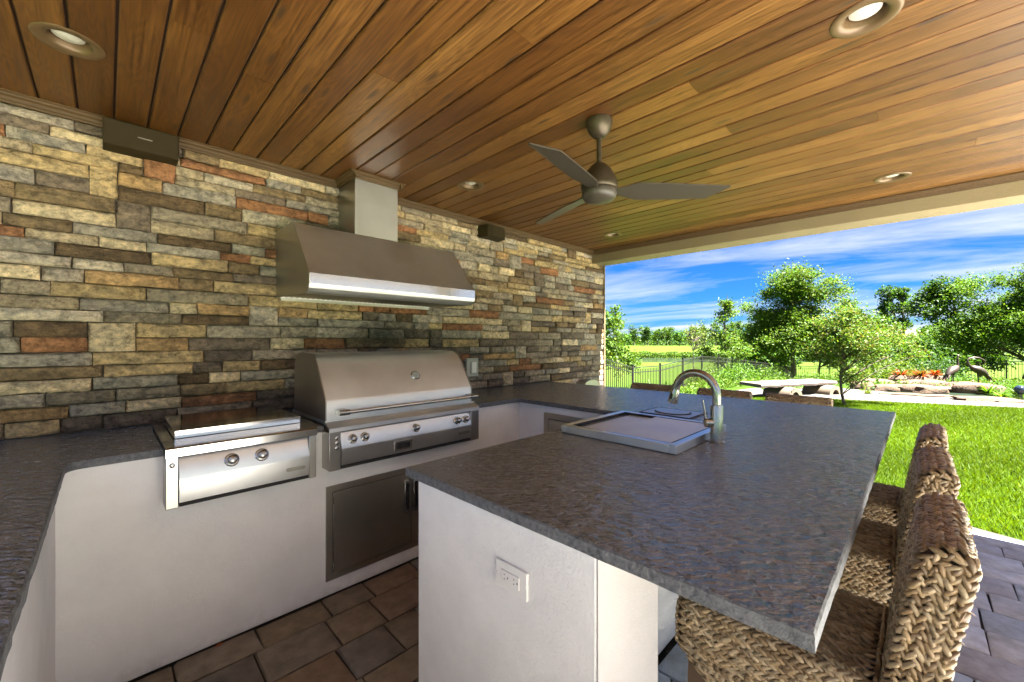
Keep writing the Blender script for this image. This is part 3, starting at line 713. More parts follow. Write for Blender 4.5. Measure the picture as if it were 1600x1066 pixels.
ga = empty('thermometer', (1.375, 2.245, 1.140), parent=gr); gm = Matrix.Rotation(R(57+90), 4, 'X')
ga.rotation_euler = (R(57), 0, 0)
MB().lathe([(.001, -.004), (.030, -.004), (.031, .006), (.027, .010), (.025, .007), (.001, .007)], 28).build('bezel', M_SSM, ga, smooth=40)
MB().lathe([(.001, .0072), (.0235, .0072), (.0235, .0082), (.001, .0082)], 28).box(-.001, .001, -.016, .004, .0083, .0095).build('dial', M_GREYP, ga, smooth=40)
# deck, lip and control panel
MB().prism([(2.178, .941), (2.178, .935), (2.128, .917), (2.122, .910), (2.122, .889), (2.128, .889), (2.128, .905), (2.2, .925), (2.70, .925), (2.70, .941)], 'x', G0-.001, G1+.019).build('front_shelf', M_SS, gr, smooth=30)
MB().box(G0+.03, G1-.03, 2.205, 2.66, .70, .924).build('firebox', M_SSD, gr)
panel = [(2.205, .888), (2.150, .886), (2.144, .878), (2.118, .800), (2.1175, .793), (2.124, .712), (2.205, .708)]
MB().prism(panel, 'x', G0+.060, G1-.052).build('control_panel', M_SSP, gr, smooth=18)
for a_, b in ((G0-.001, G0+.0585), (G1-.0505, G1+.019)): MB().box(a_, b, 2.126, 2.227, .690, .8885).build('end_bracket', M_SSV, gr, bevel=.003)
MB().box(G0+.060, G1-.052, 2.127, 2.22, .692, .7075).build('bottom_rail', M_DARK, gr, bevel=.003)
def knob_at(x, y, z, parent, tilt, s_=1.0):
    k = empty('knob', (x, y, z), parent=parent); k.rotation_euler = (R(90)+tilt, 0, 0)
    MB().lathe([(.001, 0), (.0245*s_, 0), (.0245*s_, .004), (.0215*s_, .0065), (.0205*s_, .004), (.001, .004)], 28).build('bezel', M_SSM, k, smooth=40)
    MB().lathe([(.001, .004), (.0165*s_, .004), (.0175*s_, .012), (.0172*s_, .024), (.0145*s_, .031), (.009*s_, .0345), (.001, .0355)], 28).build('grip', M_NICK, k, smooth=60)
tl = -math.atan2(.026, .078)
for x in (.925, .992, 1.309, 1.616, 1.683): knob_at(x, 2.131, .838, gr, tl)
for z in (.858, .832, .806): MB().lathe([(.001, 0), (.0095, 0), (.0095, .003), (.006, .005), (.001, .005)], 16, Matrix.Translation((G0+.038, 2.126, z)) @ Matrix.Rotation(R(90), 4, 'X')).build('igniter_button', M_NICK, gr, smooth=40)
def lz(y): return y
def on_panel(zc):     # y of lower control face
    return 2.1175+(.793-zc)/(.793-.712)*.0065
tray = MB()
a_, b, z0, z1 = 1.165, 1.275, .727, .782
def pbox(mb, x0, x1, z0, z1, o0, o1):
    y0, y1 = on_panel(z0), on_panel(z1)
    mb.add([(x0, y0-o0, z0), (x1, y0-o0, z0), (x1, y0-o1, z0), (x0, y0-o1, z0), (x0, y1-o0, z1), (x1, y1-o0, z1), (x1, y1-o1, z1), (x0, y1-o1, z1)],
           [(0,1,2,3),(7,6,5,4),(4,5,1,0),(5,6,2,1),(6,7,3,2),(7,4,0,3)]); return mb
pbox(tray, a_, b, z1-.012, z1, 0, .006); pbox(tray, a_, b, z0, z0+.012, 0, .006); pbox(tray, a_, a_+.013, z0+.012, z1-.012, 0, .006); pbox(tray, b-.013, b, z0+.012, z1-.012, 0, .006)
tray.build('tray_pull', M_NICK, gr); pbox(MB(), a_+.013, b-.013, z0+.012, z1-.012, -.0002, .001).build('tray_recess', M_DARK, gr)
def pill(name, x0, x1, zc, h, parent, yf, o):
    r_ = h/2; pts_ = arc(x0+r_, 0, r_, 90, 270, 8)+arc(x1-r_, 0, r_, -90, 90, 8)
    mb = MB(); nn = len(pts_)
    vs = [(x, yf(zc+z)-.0003, zc+z) for x, z in pts_]+[(x, yf(zc+z)-o, zc+z) for x, z in pts_]
    mb.add(vs, [tuple(range(nn))[::-1], tuple(range(nn, 2*nn))]+[(q, (q+1) % nn, (q+1) % nn+nn, q+nn) for q in range(nn)]); return mb.build(name, M_PEWT, parent)
pill('nameplate', 1.618, 1.712, .756, .018, gr, on_panel, .003)

# ------------------------------------------------------------------ side burner
B0, B1 = .166, .737
sb = empty('side_burner'); tag(sb, 'built-in stainless double side burner with flat square lid left of the grill', 'side burner')
MB().prism([(2.785, .918), (2.785, .930), (2.255, .930), (2.250, .936), (2.118, .930), (2.110, .924), (2.110, .893), (2.117, .893), (2.117, .918)], 'x', B0-.001, B1+.001).build('top_deck', M_SSM, sb, smooth=25)
MB().prism([(.206, 2.262), (.7085, 2.262), (.7085, 2.75), (.206, 2.75)], 'z', .9365, .971).build('burner_lid', M_SSM, sb, bevel=.002)
MB().box(.235, .69, 2.285, 2.73, .9305, .9362).build('lid_gasket', M_DARK, sb)
panel = [(2.2, .892), (2.146, .890), (2.141, .880), (2.114, .798), (2.1135, .790), (2.120, .702), (2.2, .698)]
MB().prism(panel, 'x', B0+.042, B1-.034).build('control_panel', M_SSP, sb, smooth=18)
for a_, b in ((B0-.001, B0+.0405), (B1-.0325, B1+.001)): MB().box(a_, b, 2.122, 2.227, .682, .8925).build('end_bracket', M_SSV, sb, bevel=.003)
MB().box(B0+.042, B1-.034, 2.124, 2.22, .684, .6975).build('bottom_rail', M_DARK, sb, bevel=.003)
for x in (.387, .502): knob_at(x, 2.128, .838, sb, tl, 1.15)
MB().lathe([(.001, 0), (.0095, 0), (.0095, .003), (.006, .005), (.001, .005)], 16, Matrix.Translation((B0+.02, 2.122, .858)) @ Matrix.Rotation(R(90), 4, 'X')).build('igniter_button', M_NICK, sb, smooth=40)
pill('nameplate', .600, .685, .746, .017, sb, lambda z: 2.1135+(.790-z)/(.790-.702)*.0065, .003)

# ------------------------------------------------------------------ access doors
def door_frame(mb, a0, a1, z0, z1, w, P):
    """P(a, depth, z)->xyz, frame of four butt-jointed bars"""
    def bx(a_, b, c, d_):
        vs = [P(a_, 0, c), P(b, 0, c), P(b, .008, c), P(a_, .008, c), P(a_, 0, d_), P(b, 0, d_), P(b, .008, d_), P(a_, .008, d_)]
        mb.add(vs, [(0,3,2,1),(4,5,6,7),(0,1,5,4),(1,2,6,5),(2,3,7,6),(3,0,4,7)])
    bx(a0, a1, z1-w, z1); bx(a0, a1, z0, z0+w); bx(a0, a0+w, z0+w, z1-w); bx(a1-w, a1, z0+w, z1-w)
ad_ = empty('access_door'); tag(ad_, 'dull stainless double access door set in the white wall under the grill', 'access door')
mb = MB(); door_frame(mb, .822, 1.838, .081, .583, .033, lambda a_, d_, z: (a_, 2.2275-d_, z)); mb.build('door_frame', M_SSD, ad_)
MB().box(.856, 1.804, 2.2262, 2.2280, .115, .549).build('door_recess', M_DARK, ad_)
for x0, x1, hx in ((.859, 1.3275, 1.292), (1.3325, 1.801, 1.352)):
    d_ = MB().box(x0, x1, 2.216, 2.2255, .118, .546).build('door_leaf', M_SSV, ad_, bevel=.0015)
    h_ = MB().box(hx-.017, hx+.017, 2.196, 2.2155, .315, .515).build('handle', M_NICK, d_, bevel=.004)
    MB().box(hx-.010, hx+.0105, 2.1945, 2.1955, .335, .495).build('grip_recess', M_DARK, h_)
    he = x0 if x0 < 1 else x1
    for z in (.145, .505): MB().tube([(he-.002, 2.2145, z-.018), (he-.002, 2.2145, z+.018)], .0035, 8).build('hinge', M_SSM, d_, smooth=40)
ad2 = empty('access_drawer'); tag(ad2, 'stainless access door on the far counter leg behind the ice chest', 'access door')
mb = MB(); door_frame(mb, 1.30, 1.962, .25, .833, .042, lambda a_, d_, z: (2.2898-d_, a_, z)); mb.build('door_frame', M_SSD, ad2)
MB().box(2.2885, 2.2897, 1.343, 1.919, .293, .790).build('door_recess', M_DARK, ad2)
MB().box(2.279, 2.2875, 1.347, 1.915, .297, .786).build('door_leaf', M_SSV, ad2, bevel=.0015)

# ------------------------------------------------------------------ ice chest, chute, faucet
ic = empty('ice_chest'); tag(ic, 'drop-in stainless ice chest with sliding lids set in the island top', 'ice chest')
I = (1.570, 2.145, .672, 1.238)
mb = MB(); w_ = .032
def bars(mb, x0, x1, y0, y1, w, z0, z1):
    mb.box(x0, x1, y0, y0+w, z0, z1); mb.box(x0, x1, y1-w, y1, z0, z1); mb.box(x0, x0+w, y0+w, y1-w, z0, z1); mb.box(x1-w, x1, y0+w, y1-w, z0, z1); return mb
bars(mb, *I, w_, ZT+.0015, .950).build('rim', M_SSP, ic, bevel=.0015)
bars(MB(), I[0]+w_+.0005, I[1]-w_-.0005, I[2]+w_+.0005, I[3]-w_-.0005, .008, ZT+.002, .9485).build('gasket', M_DARK, ic)
MB().box(I[0]+w_+.009, I[1]-w_-.009, I[2]+w_+.010, 1.012, .930, .9475).build('sliding_lid', M_LID, ic, bevel=.0015)
MB().box(I[0]+w_+.009, I[1]-w_-.009, 1.021, 1.170, .922, .9375).build('sliding_lid', M_LID, ic, bevel=.0015)
MB().box(I[0]+w_+.010, I[1]-w_-.010, I[2]+w_+.010, I[3]-w_-.010, ZT+.0016, ZT+.0032).build('bin_floor', M_DARK, ic)
MB().box(I[0]+w_+.010, I[1]-w_-.010, 1.180, I[3]-w_-.010, ZT+.0034, .936).build('lid_track', M_SSP, ic)
ch = empty('chute_cover'); tag(ch, 'flush square granite chute cover with oval ring in the island top', 'chute cover')
bars(MB(), 2.345, 2.605, .925, 1.24, .012, ZT+.0005, ZT+.004).build('cover_frame', M_DARK, ch)
MB().box(2.357, 2.593, .937, 1.228, ZT+.0006, ZT+.0042).build('cover_plate', M_SSD, ch)
MB().lathe([(.001, .0043), (.092, .0043), (.092, .0075), (.001, .0075)], 36, Matrix.Translation((2.475, 1.083, ZT)) @ Matrix.Diagonal((1, 1.18, 1, 1))).build('lid_ring', M_DARK, ch, smooth=30)
MB().lathe([(.001, .0076), (.084, .0076), (.084, .0105), (.001, .0105)], 36, Matrix.Translation((2.475, 1.083, ZT)) @ Matrix.Diagonal((1, 1.18, 1, 1))).build('round_lid', M_SSD, ch, smooth=30)
fc = empty('faucet', (1.898, .634, ZT)); tag(fc, 'brushed nickel gooseneck faucet with pull-down head in front of the ice chest', 'faucet')
MB().lathe([(.001, .001), (.033, .001), (.033, .004), (.0255, .007), (.0255, .16), (.024, .164), (.001, .164)], 32).build('body', M_NICK, fc, smooth=40)
fa = R(86); ux, uy = math.cos(fa), math.sin(fa); rad_ = .094
pts_ = [(0, 0, .16), (0, 0, .20)]+[(ux*rad_*(1-math.cos(R(a_))), uy*rad_*(1-math.cos(R(a_))), .205+rad_*math.sin(R(a_))) for a_ in range(0, 176, 9)]
MB().tube(pts_, .0175, 18).build('spout', M_NICK, fc, smooth=50)
e_ = Vector(pts_[-1]); dr = (Vector(pts_[-1])-Vector(pts_[-2])).normalized()
hd_ = MB().tube([e_, e_+dr*.006, e_+dr*.012, e_+dr*.06, e_+dr*.072], [.0182, .0182, .020, .023, .022], 20).build('spray_head', M_NICK, fc, smooth=40)
MB().tube([e_+dr*.025+Vector((-.018, .004, 0)), e_+dr*.05+Vector((-.021, .004, 0))], .006, 8).build('spray_button', M_DARK, hd_, smooth=40)
sx, sy = -.705*0.75, .705*0.75
vv = Vector((-.5, .6, 0)).normalized()
lv = MB().tube([vv*.018+Vector((0, 0, .085)), vv*.05+Vector((0, 0, .085))], .0195, 20).build('valve', M_NICK, fc, smooth=40)
MB().tube([vv*.046+Vector((0, 0, .10)), vv*.052+Vector((-.004, 0, .15)), vv*.056+Vector((-.008, 0, .185))], [.0042, .004, .0034], 10).build('lever', M_NICK, lv, smooth=40)

# ------------------------------------------------------------------ switch, outlet, speakers, cover
sw = empty('switch_box'); tag(sw, 'grey weatherproof switch box with white rocker on the stone wall', 'light switch')
box('cover_plate', M_GREYP, 2.268, 2.402, 2.848, 2.895, 1.035, 1.20, sw, bevel=.006)
MB().box(2.306, 2.376, 2.840, 2.8475, 1.062, 1.172).build('window_frame', M_SSD, sw, bevel=.003)
MB().box(2.316, 2.368, 2.834, 2.8395, 1.07, 1.166).build('rocker', M_WHITE, sw, bevel=.003)
ot = empty('wall_outlet'); tag(ot, 'white double socket outlet mounted sideways on the island end wall', 'outlet')
box('cover_plate', M_WHITE, .7630, .7698, .713, .832, .687, .7605, ot, bevel=.003)
rc = box('receptacle', M_WHITE, .7600, .7629, .739, .806, .707, .7405, ot, bevel=.0015)
for yc in (.789, .753):
    for dz in (.006, -.006): box('slot', M_DARK, .75965, .7603, yc-.0008+.004, yc+.0022+.004, .7237+dz-.0014, .7237+dz+.0014, rc)
    box('slot', M_DARK, .75965, .7603, yc-.0092, yc-.0062, .7212, .7262, rc)
for yc in (.7215, .8235): MB().lathe([(.0003, 0), (.0028, 0), (.0022, .0012), (.0003, .0014)], 12, Matrix.Translation((.7631, yc, .7237)) @ Matrix.Rotation(R(-90), 4, 'Y')).build('screw', M_WHITE, ot, smooth=40)
s1 = empty('speaker'); tag(s1, 'brown rectangular speaker mounted high on the stone wall left of the hood', 'speaker', 'brown speakers under the ceiling')
MB().prism([(2.888, 2.445), (2.80, 2.445), (2.775, 2.44), (2.785, 2.322), (2.80, 2.316), (2.888, 2.312)], 'x', -.015, .272).build('cabinet', M_SPK, s1, bevel=.004)
MB().prism([(2.7735, 2.432), (2.7705, 2.432), (2.780, 2.330), (2.783, 2.330)], 'x', -.005, .262).build('grille', M_SPK, s1)
MB().box(.11, .165, 2.7685, 2.7735, 2.377, 2.381).build('badge', M_SSD, s1)
s2 = empty('speaker', (2.53, 2.80, 2.365)); tag(s2, 'brown rounded speaker high on the stone wall right of the hood', 'speaker', 'brown speakers under the ceiling')
MB().prism([(-.125, .085), (-.085, -.03), (-.05, -.055), (.06, -.060), (.12, -.045), (.15, .085)], 'z', -.06, .048).build('cabinet', M_SPK, s2, bevel=.008)
MB().prism([(-.048, -.0555), (-.046, -.0585), (.058, -.0635), (.06, -.0605)], 'z', -.048, .036).build('grille', M_SPK, s2)
wc = empty('wall_cover', (4.06, 2.87, .0)); tag(wc, 'rounded light grey cover low on the stone wall beyond the counter', 'cover')
MB().prism([(-.15, .78)]+[(.15*math.cos(R(a_)), .84+.055*math.sin(R(a_))) for a_ in range(180, -1, -15)]+[(.15, .78)], 'y', -.13, .02).build('cover_shell', M_SSD, wc, smooth=40)

# ------------------------------------------------------------------ woven bar stools
def strand_template():
    rings = [(-.5, 0), (-.30, .8), (0, 1.0), (.30, .8), (.5, 0)]; V = []; F = []
    V.append((-.5, 0, 0))
    for t_, s_ in rings[1:4]:
        for k in range(5):
            a_ = 2*math.pi*k/5+.3; V.append((t_, math.cos(a_)*.5*s_, math.sin(a_)*.5*s_))
    V.append((.5, 0, 0)); e2 = len(V)-1
    for k in range(5): F += [(0, 1+(k+1) % 5, 1+k)]
    for r_ in range(2):
        for k in range(5):
            a_, b = 1+r_*5+k, 1+r_*5+(k+1) % 5; F += [(a_, b, b+5), (a_, b+5, a_+5)]
    for k in range(5): F += [(e2, 11+k, 11+(k+1) % 5)]
    return np.array(V), np.array(F)
TV, TF = strand_template()
def strands(C, T, Nn, ln_, wd, th):
    """C centres, T long axis, Nn normals -> V, F"""
    n = len(C); T = T/np.linalg.norm(T, axis=1, keepdims=True); Nn = Nn-(Nn*T).sum(1, keepdims=True)*T; Nn /= np.linalg.norm(Nn, axis=1, keepdims=True); B = np.cross(Nn, T)
    V = C[:, None]+TV[None, :, 0:1]*T[:, None]*ln_[:, None, None]+TV[None, :, 1:2]*B[:, None]*wd[:, None, None]+TV[None, :, 2:3]*Nn[:, None]*th[:, None, None]
    F = TF[None]+np.arange(n)[:, None, None]*len(TV)
    return V.reshape(-1, 3), F.reshape(-1, 3)
def braid_path(pts, nrms, w, pitch, phase=0.0):
    """a two-strand plait laid along a 3D polyline on a surface with the given normals"""
    pts = np.array(pts, float); nrms = np.array(nrms, float); seg = np.linalg.norm(pts[1:]-pts[:-1], axis=1); cs = np.concatenate([[0], np.cumsum(seg)]); tot = cs[-1]
    n = max(2, int(tot/pitch)); C, T, NN = [], [], []
    for k in range(n):
        for sg in (1, -1):
            s_ = min(max((k+.5+sg*.25+phase)*tot/n, .001), tot-.001); i_ = min(max(np.searchsorted(cs, s_)-1, 0), len(seg)-1); f = (s_-cs[i_])/max(seg[i_], 1e-6)
            q = pts[i_]*(1-f)+pts[i_+1]*f; nn = nrms[i_]*(1-f)+nrms[i_+1]*f; nn /= np.linalg.norm(nn); d_ = (pts[i_+1]-pts[i_])/seg[i_]; side = np.cross(nn, d_)
            C.append(q+side*sg*w*.22+nn*random.gauss(.001, .001)); T.append(d_*math.cos(R(33))-side*sg*math.sin(R(33))+nn*.14+np.random.normal(0, .06, 3)); NN.append(nn)
    return C, T, NN
def woven(section, a0, a1, axis, half, w=.0218, pitch=.0185):
    """section: closed 2D outline; extruded along axis with plaits along it; plaits run round the end faces in loops"""
    sec = np.array(section); nx_ = np.roll(sec, -1, 0); seg = np.linalg.norm(nx_-sec, axis=1); per = seg.sum(); m = int(per/w); C, T, NN = [], [], []
    ar_ = (sec[:, 0]*nx_[:, 1]-nx_[:, 0]*sec[:, 1]).sum(); cs = np.concatenate([[0], np.cumsum(seg)])
    def P3(q, t_): return (t_, q[0], q[1]) if axis == 'x' else (q[0], t_, q[1])
    def on(s_):
        s_ = s_ % per; i_ = min(max(np.searchsorted(cs, s_)-1, 0), len(seg)-1); f = (s_-cs[i_])/max(seg[i_], 1e-9); return sec[i_]*(1-f)+nx_[i_]*f
    def nrm2(s_):
        tg = on(s_+.012)-on(s_-.012); tg /= np.linalg.norm(tg); return np.array([tg[1], -tg[0]])*(1 if ar_ > 0 else -1)
    for k in range(m):
        s_ = (k+.5)*per/m; q = on(s_); nn = nrm2(s_); r_ = braid_path([P3(q, a0+.010), P3(q, a1-.010)], [P3(nn, 0)]*2, w, pitch, random.uniform(-.1, .1))
        C += r_[0]; T += r_[1]; NN += r_[2]
    for t_, sg in ((a0, -1), (a1, 1)):
        for lp in range(6):
            off = w*(.42+lp*.92); pl = []
            for k in range(49):
                s_ = per*k/48; q = on(s_)-nrm2(s_)*off; pl.append(q)
            pl = np.array(pl)
            if off > half*.93: break
            nrm = P3((0, 0), sg); bulge = .004*(1-.5*lp)
            r_ = braid_path([P3(q, t_+sg*bulge*0+sg*(.0015*lp-.001)) for q in pl], [nrm]*len(pl), w, pitch*1.1)
            C += r_[0]; T += r_[1]; NN += r_[2]
    C, T, NN = map(np.array, (C, T, NN)); n = len(C)
    V, F = strands(C, T, NN, rng.uniform(.031, .038, n), rng.uniform(.0115, .0150, n), rng.uniform(.009, .012, n))
    k_ = n//9; ii = rng.integers(0, n, k_); V2, F2 = strands(C[ii]+NN[ii]*.006, T[ii]+rng.normal(0, .35, (k_, 3))+NN[ii]*.25, NN[ii], rng.uniform(.015, .04, k_), np.full(k_, .0017), np.full(k_, .0015))
    F = np.concatenate([F, F2+len(V)]); V = np.concatenate([V, V2]); n += k_
    base_ = np.array([(.31, .23, .125), (.25, .175, .09), (.40, .315, .20), (.17, .115, .058), (.29, .23, .14)])[rng.integers(0, 5, n)]*rng.uniform(.8, 1.15, (n, 1))
    return V, F, np.repeat(base_, len(TV), 0)
def rrect(x0, x1, y0, y1, r_, n=4):
    return arc(x1-r_, y1-r_, r_, 0, 90, n)+arc(x0+r_, y1-r_, r_, 90, 180, n)+arc(x0+r_, y0+r_, r_, 180, 270, n)+arc(x1-r_, y0+r_, r_, 270, 360, n)
def make_stool():
    r = empty('bar_stool')
    # local frame: x along the back's width, +y towards the counter, z up; origin on the floor under the seat centre
    # backrest (leans away from the counter)
    def lean(pts_): return [(y-.075*max(0, (z-.60))/.36, z) for y, z in pts_]
    sec = lean([(y, z) for y, z in rrect(-.243, -.163, .50, .953, .038, 5)])
    # densify
    core = [(y*1.0, z) for y, z in sec]
    V, F, c = woven(sec, -.205, .205, 'x', .040); me = np_mesh('backrest', V, F, M_WEAVE, c, smooth=True); o = link('backrest', me, r)
    cyy = sum(y for y, _ in sec)/len(sec)
    MB().prism([(cyy+(y-cyy)*.93, .729+(z-.729)*.985) for y, z in core], 'x', -.200, .200).build('core', M_CORE, o)
    sec2 = rrect(-.205, .205, .385, .622, .050, 4)
    V, F, c = woven(sec2, -.165, .262, 'y', .11); V[:, 1] -= np.clip(.5-V[:, 2], 0, 1)*1.15*np.clip(V[:, 1]/.26, 0, 1); o2 = link('seat', np_mesh('seat', V, F, M_WEAVE, c, smooth=True), r)
    MB().prism([(x*.965, .5035+(z-.5035)*.92) for x, z in sec2], 'y', -.15, .150).build('core', M_CORE, o2)
    for sx_ in (-1, 1):
        for yy in (-.20, .225): MB().add([(sx_*.175-.02, yy-.02, 0), (sx_*.175+.02, yy-.02, 0), (sx_*.175+.02, yy+.02, 0), (sx_*.175-.02, yy+.02, 0), (sx_*.165-.024, yy*.93-.024, .51), (sx_*.165+.024, yy*.93-.024, .51), (sx_*.165+.024, yy*.93+.024, .51), (sx_*.165-.024, yy*.93+.024, .51)], [(0,3,2,1),(4,5,6,7),(0,1,5,4),(1,2,6,5),(2,3,7,6),(3,0,4,7)]).build('leg', M_LEG, r)
    for yy in (.213, -.19): MB().box(-.152, .152, yy-.011, yy+.011, .17, .195).build('stretcher', M_LEG, r)
    for sx_ in (-1, 1): MB().box(sx_*.171-.011, sx_*.171+.011, -.176, .20, .22, .245).build('stretcher', M_LEG, r)
    return r
st = make_stool()
seats = [(1.365, .235, 0, 'nearest woven hyacinth bar stool under the near corner of the island top'),
         (2.04, .235, 1.0, 'middle woven bar stool of the near row beside the lawn'),
         (2.655, .235, -1.0, 'farthest woven bar stool of the near row beside the lawn'),
         (3.62, 1.84, 90, 'leftmost far stool back, next to the stone wall and fence'),
         (3.62, 1.19, 91, 'far stool back showing behind the faucet'),
         (3.63, .67, 89.5, 'far stool back showing in front of the garden bench')]
for k, (x, y, a_, lb) in enumerate(seats):
    o = st if k == 0 else copy_tree(st); o.rotation_euler = (0, 0, R(a_)); tag(o, lb, 'bar stool', 'woven bar stools around the island')
    o.location = (x, y, 0) if k < 3 else (3.475, y, -.018)


# unseen pale deck, added to bounce sunlight up under the roof
dk = MB()
for a in ((-2.4, 9.0, -6.0, -1.105), (-4.0, -1.205, -1.104, .4)): dk.box(a[0], a[1], a[2], a[3], -.12, -.004)
tag(dk.build('bounce_deck', M_DECK), kind='structure', label='unseen pale deck added beyond the open sides to bounce light under the roof')
# ------------------------------------------------------------------ plants
def leaf_mesh(name, C, Nrm, size, col, mat_, asp=.55, parent=None, fold=True):
    """two-triangle pointed leaves around centres C"""
    n = len(C); a_ = rng.normal(0, 1, (n, 3)); T = np.cross(Nrm, a_); T /= np.linalg.norm(T, axis=1, keepdims=True)+1e-9
    Nn = Nrm/(np.linalg.norm(Nrm, axis=1, keepdims=True)+1e-9); B = np.cross(Nn, T); s_ = size[:, None]
    V = np.stack([C-T*s_*.5, C+B*s_*asp*.5+Nn*s_*.06, C+T*s_*.5, C-B*s_*asp*.5+Nn*s_*.06], 1).reshape(-1, 3)
    F = (np.array([[0, 1, 2], [0, 2, 3]])[None]+np.arange(n)[:, None, None]*4).reshape(-1, 3)
    return link(name, np_mesh(name, V, F, mat_, np.repeat(col, 4, 0)), parent)
def colours(n, pal, var=.22):
    pal = np.array(pal); return pal[rng.integers(0, len(pal), n)]*rng.uniform(1-var, 1+var, (n, 1))
def branch_pts(a_, b, k=5, sag=.12):
    a_, b = np.array(a_, float), np.array(b, float); o = []
    jx = rng.normal(0, .04, 3)*np.linalg.norm(b-a_)
    for i_ in range(k+1):
        f = i_/k; p_ = a_*(1-f)+b*f; p_ = p_+jx*math.sin(f*math.pi)+np.array([0, 0, 1])*sag*np.linalg.norm(b-a_)*math.sin(f*math.pi)*.5; o.append(tuple(p_))
    return o
def tree(name, label, x, y, h, crown, nclu, nleaf, lsize, pal, tr=.1, group=None, stems=1, sigma=.3, gap=.0, seed=0, cat='tree', bark=True, trunk_lean=0.0, up=.25, limbs=14):
    """crown: list of (dx, dy, z, rx, rz, weight) ellipsoids relative to the base"""
    global rng
    rng = np.random.default_rng(seed+100); z0 = float(gz(x, y))-.05
    root = empty(name, (x, y, z0)); tag(root, label, cat, group)
    w = np.array([c_[5] for c_ in crown], float); w /= w.sum(); cl_ = []
    for q in range(nclu):
        c_ = crown[rng.choice(len(crown), p=w)]; v = rng.normal(0, 1, 3); v /= np.linalg.norm(v); rr_ = (rng.random()**.42)
        p_ = np.array([c_[0]+v[0]*c_[3]*rr_, c_[1]+v[1]*c_[3]*rr_, c_[2]+v[2]*c_[4]*rr_]); cl_.append(p_)
    cl_ = np.array(cl_)
    if gap: 
        keep = np.array([noise.noise(Vector(p_*gap+seed)) > -.12 for p_ in cl_]); cl_ = cl_[keep]
    mb = MB(); topz = max(c_[2]+c_[4]*.55 for c_ in crown)
    for s_ in range(stems):
        ox, oy = (0, 0) if stems == 1 else (rng.normal(0, .05*h), rng.normal(0, .05*h))
        lx, ly = crown[0][0]*.6+ox*1.7+trunk_lean, crown[0][1]*.6+oy*1.7
        tp = branch_pts((ox*.2, oy*.2, -.1), (lx, ly, topz), 8, 0); mb.tube(tp, [tr*(1-.80*i_/8)/(stems**.5) for i_ in range(9)], 8)
    tp = np.array(tp)
    order = rng.permutation(len(cl_))[:limbs]
    for q in order:
        p_ = cl_[q]; zz_ = max(.15*h, p_[2]-.45*np.hypot(p_[0], p_[1])-.1*h); i_ = np.argmin(abs(tp[:, 2]-zz_)); st_ = tp[i_]
        pts_ = branch_pts(st_, p_, 5, .1); r0 = tr*.42*(1-.5*st_[2]/max(topz, .1)); mb.tube(pts_, [max(r0*(1-.8*k/5), tr*.05) for k in range(6)], 5)
    mb.build('trunk', M_BARK, root, smooth=60)
    per = nleaf//max(1, len(cl_)); C = np.repeat(cl_, per, 0); sg = sigma*rng.uniform(.6, 1.35, (len(cl_), 1)); sg = np.repeat(sg, per, 0)
    C = C+rng.normal(0, 1, C.shape)*sg*np.array([1, 1, .7])
    Nn = rng.normal(0, 1, C.shape); Nn[:, 2] = abs(Nn[:, 2])+up
    cc_ = colours(len(C), pal); cc_ *= np.repeat(rng.uniform(.75, 1.25, (len(cl_), 1)), per, 0)
    leaf_mesh('crown', C, Nn, lsize*rng.uniform(.6, 1.35, len(C)), cc_, M_LEAF, parent=root)
    return root
G_MID = [(0.0404, 0.0849, 0.0081), (0.0526, 0.1011, 0.0097), (0.0308, 0.0689, 0.0081)]
G_LIME = [(0.0651, 0.1028, 0.0123), (0.0822, 0.1131, 0.0206), (0.0514, 0.0892, 0.0123), (0.096, 0.1063, 0.0308)]
G_DARK = [(0.0168, 0.0459, 0.0092), (0.0229, 0.0574, 0.0107), (0.0138, 0.0367, 0.0076)]
G_BRIGHT = [(0.0445, 0.1052, 0.0081), (0.0607, 0.1254, 0.0113), (0.0364, 0.0849, 0.0081)]
def P(d, u): r = u/636.5*d; return at(d, r)          # ground point at distance d and bearing u
def place(d, u): x, y = P(d, u); return x, y
# foreground ornamental tree on the path's edge
x, y = 11.27, 1.13
tree('ornamental_tree', 'small multi-stemmed light green tree rising from the lawn edge between bench and pond', x, y, 2.2,
     [(.10, -.15, 1.28, .78, .55, 5), (-.1, .1, 1.72, .55, .40, 2), (.3, -.5, 1.55, .55, .45, 2.2), (0, 0, .75, .35, .3, .8), (.45, -.95, 1.3, .38, .32, 1)], 210, 18000, .048,
     G_LIME+G_BRIGHT+G_BRIGHT+[(.11, .085, .02), (.12, .15, .04)], .034, stems=1, sigma=.10, seed=3, gap=1.6, limbs=46)
x, y = place(26, 443)
tree('maple_tree', 'large bushy green tree behind the fence and the garden bench', x, y, 7.2,
     [(0, 0, 3.2, 2.4, 2.0, 4), (-.3, 1.2, 4.6, 1.7, 1.8, 2), (.6, -.9, 5.0, 1.8, 1.8, 2.6), (0, 0, 6.2, 1.3, 1.2, 1.1), (.5, -1.9, 4.2, 1.3, 1.5, 1.2), (-.4, 1.9, 3.0, 1.0, 1.2, 1)], 340, 56000, .135,
     G_BRIGHT+G_LIME[:3], .16, sigma=.34, seed=5, gap=.4, limbs=40)
x, y = place(22, 128)
tree('broadleaf_tree', 'leafy tree directly beside the end of the stone wall, beyond the fence', x, y, 5.0,
     [(.3, -.3, 2.6, 1.3, 1.1, 3), (-.2, .5, 4.0, 1.0, .9, 1.6), (.9, -1.1, 1.7, 1.1, .7, 1.6), (.6, -.6, 3.9, .7, .8, 1.2)], 90, 5600, .17, G_MID+G_LIME[:1], .11, sigma=.26, seed=8, gap=.9)
x, y = place(19, 287)
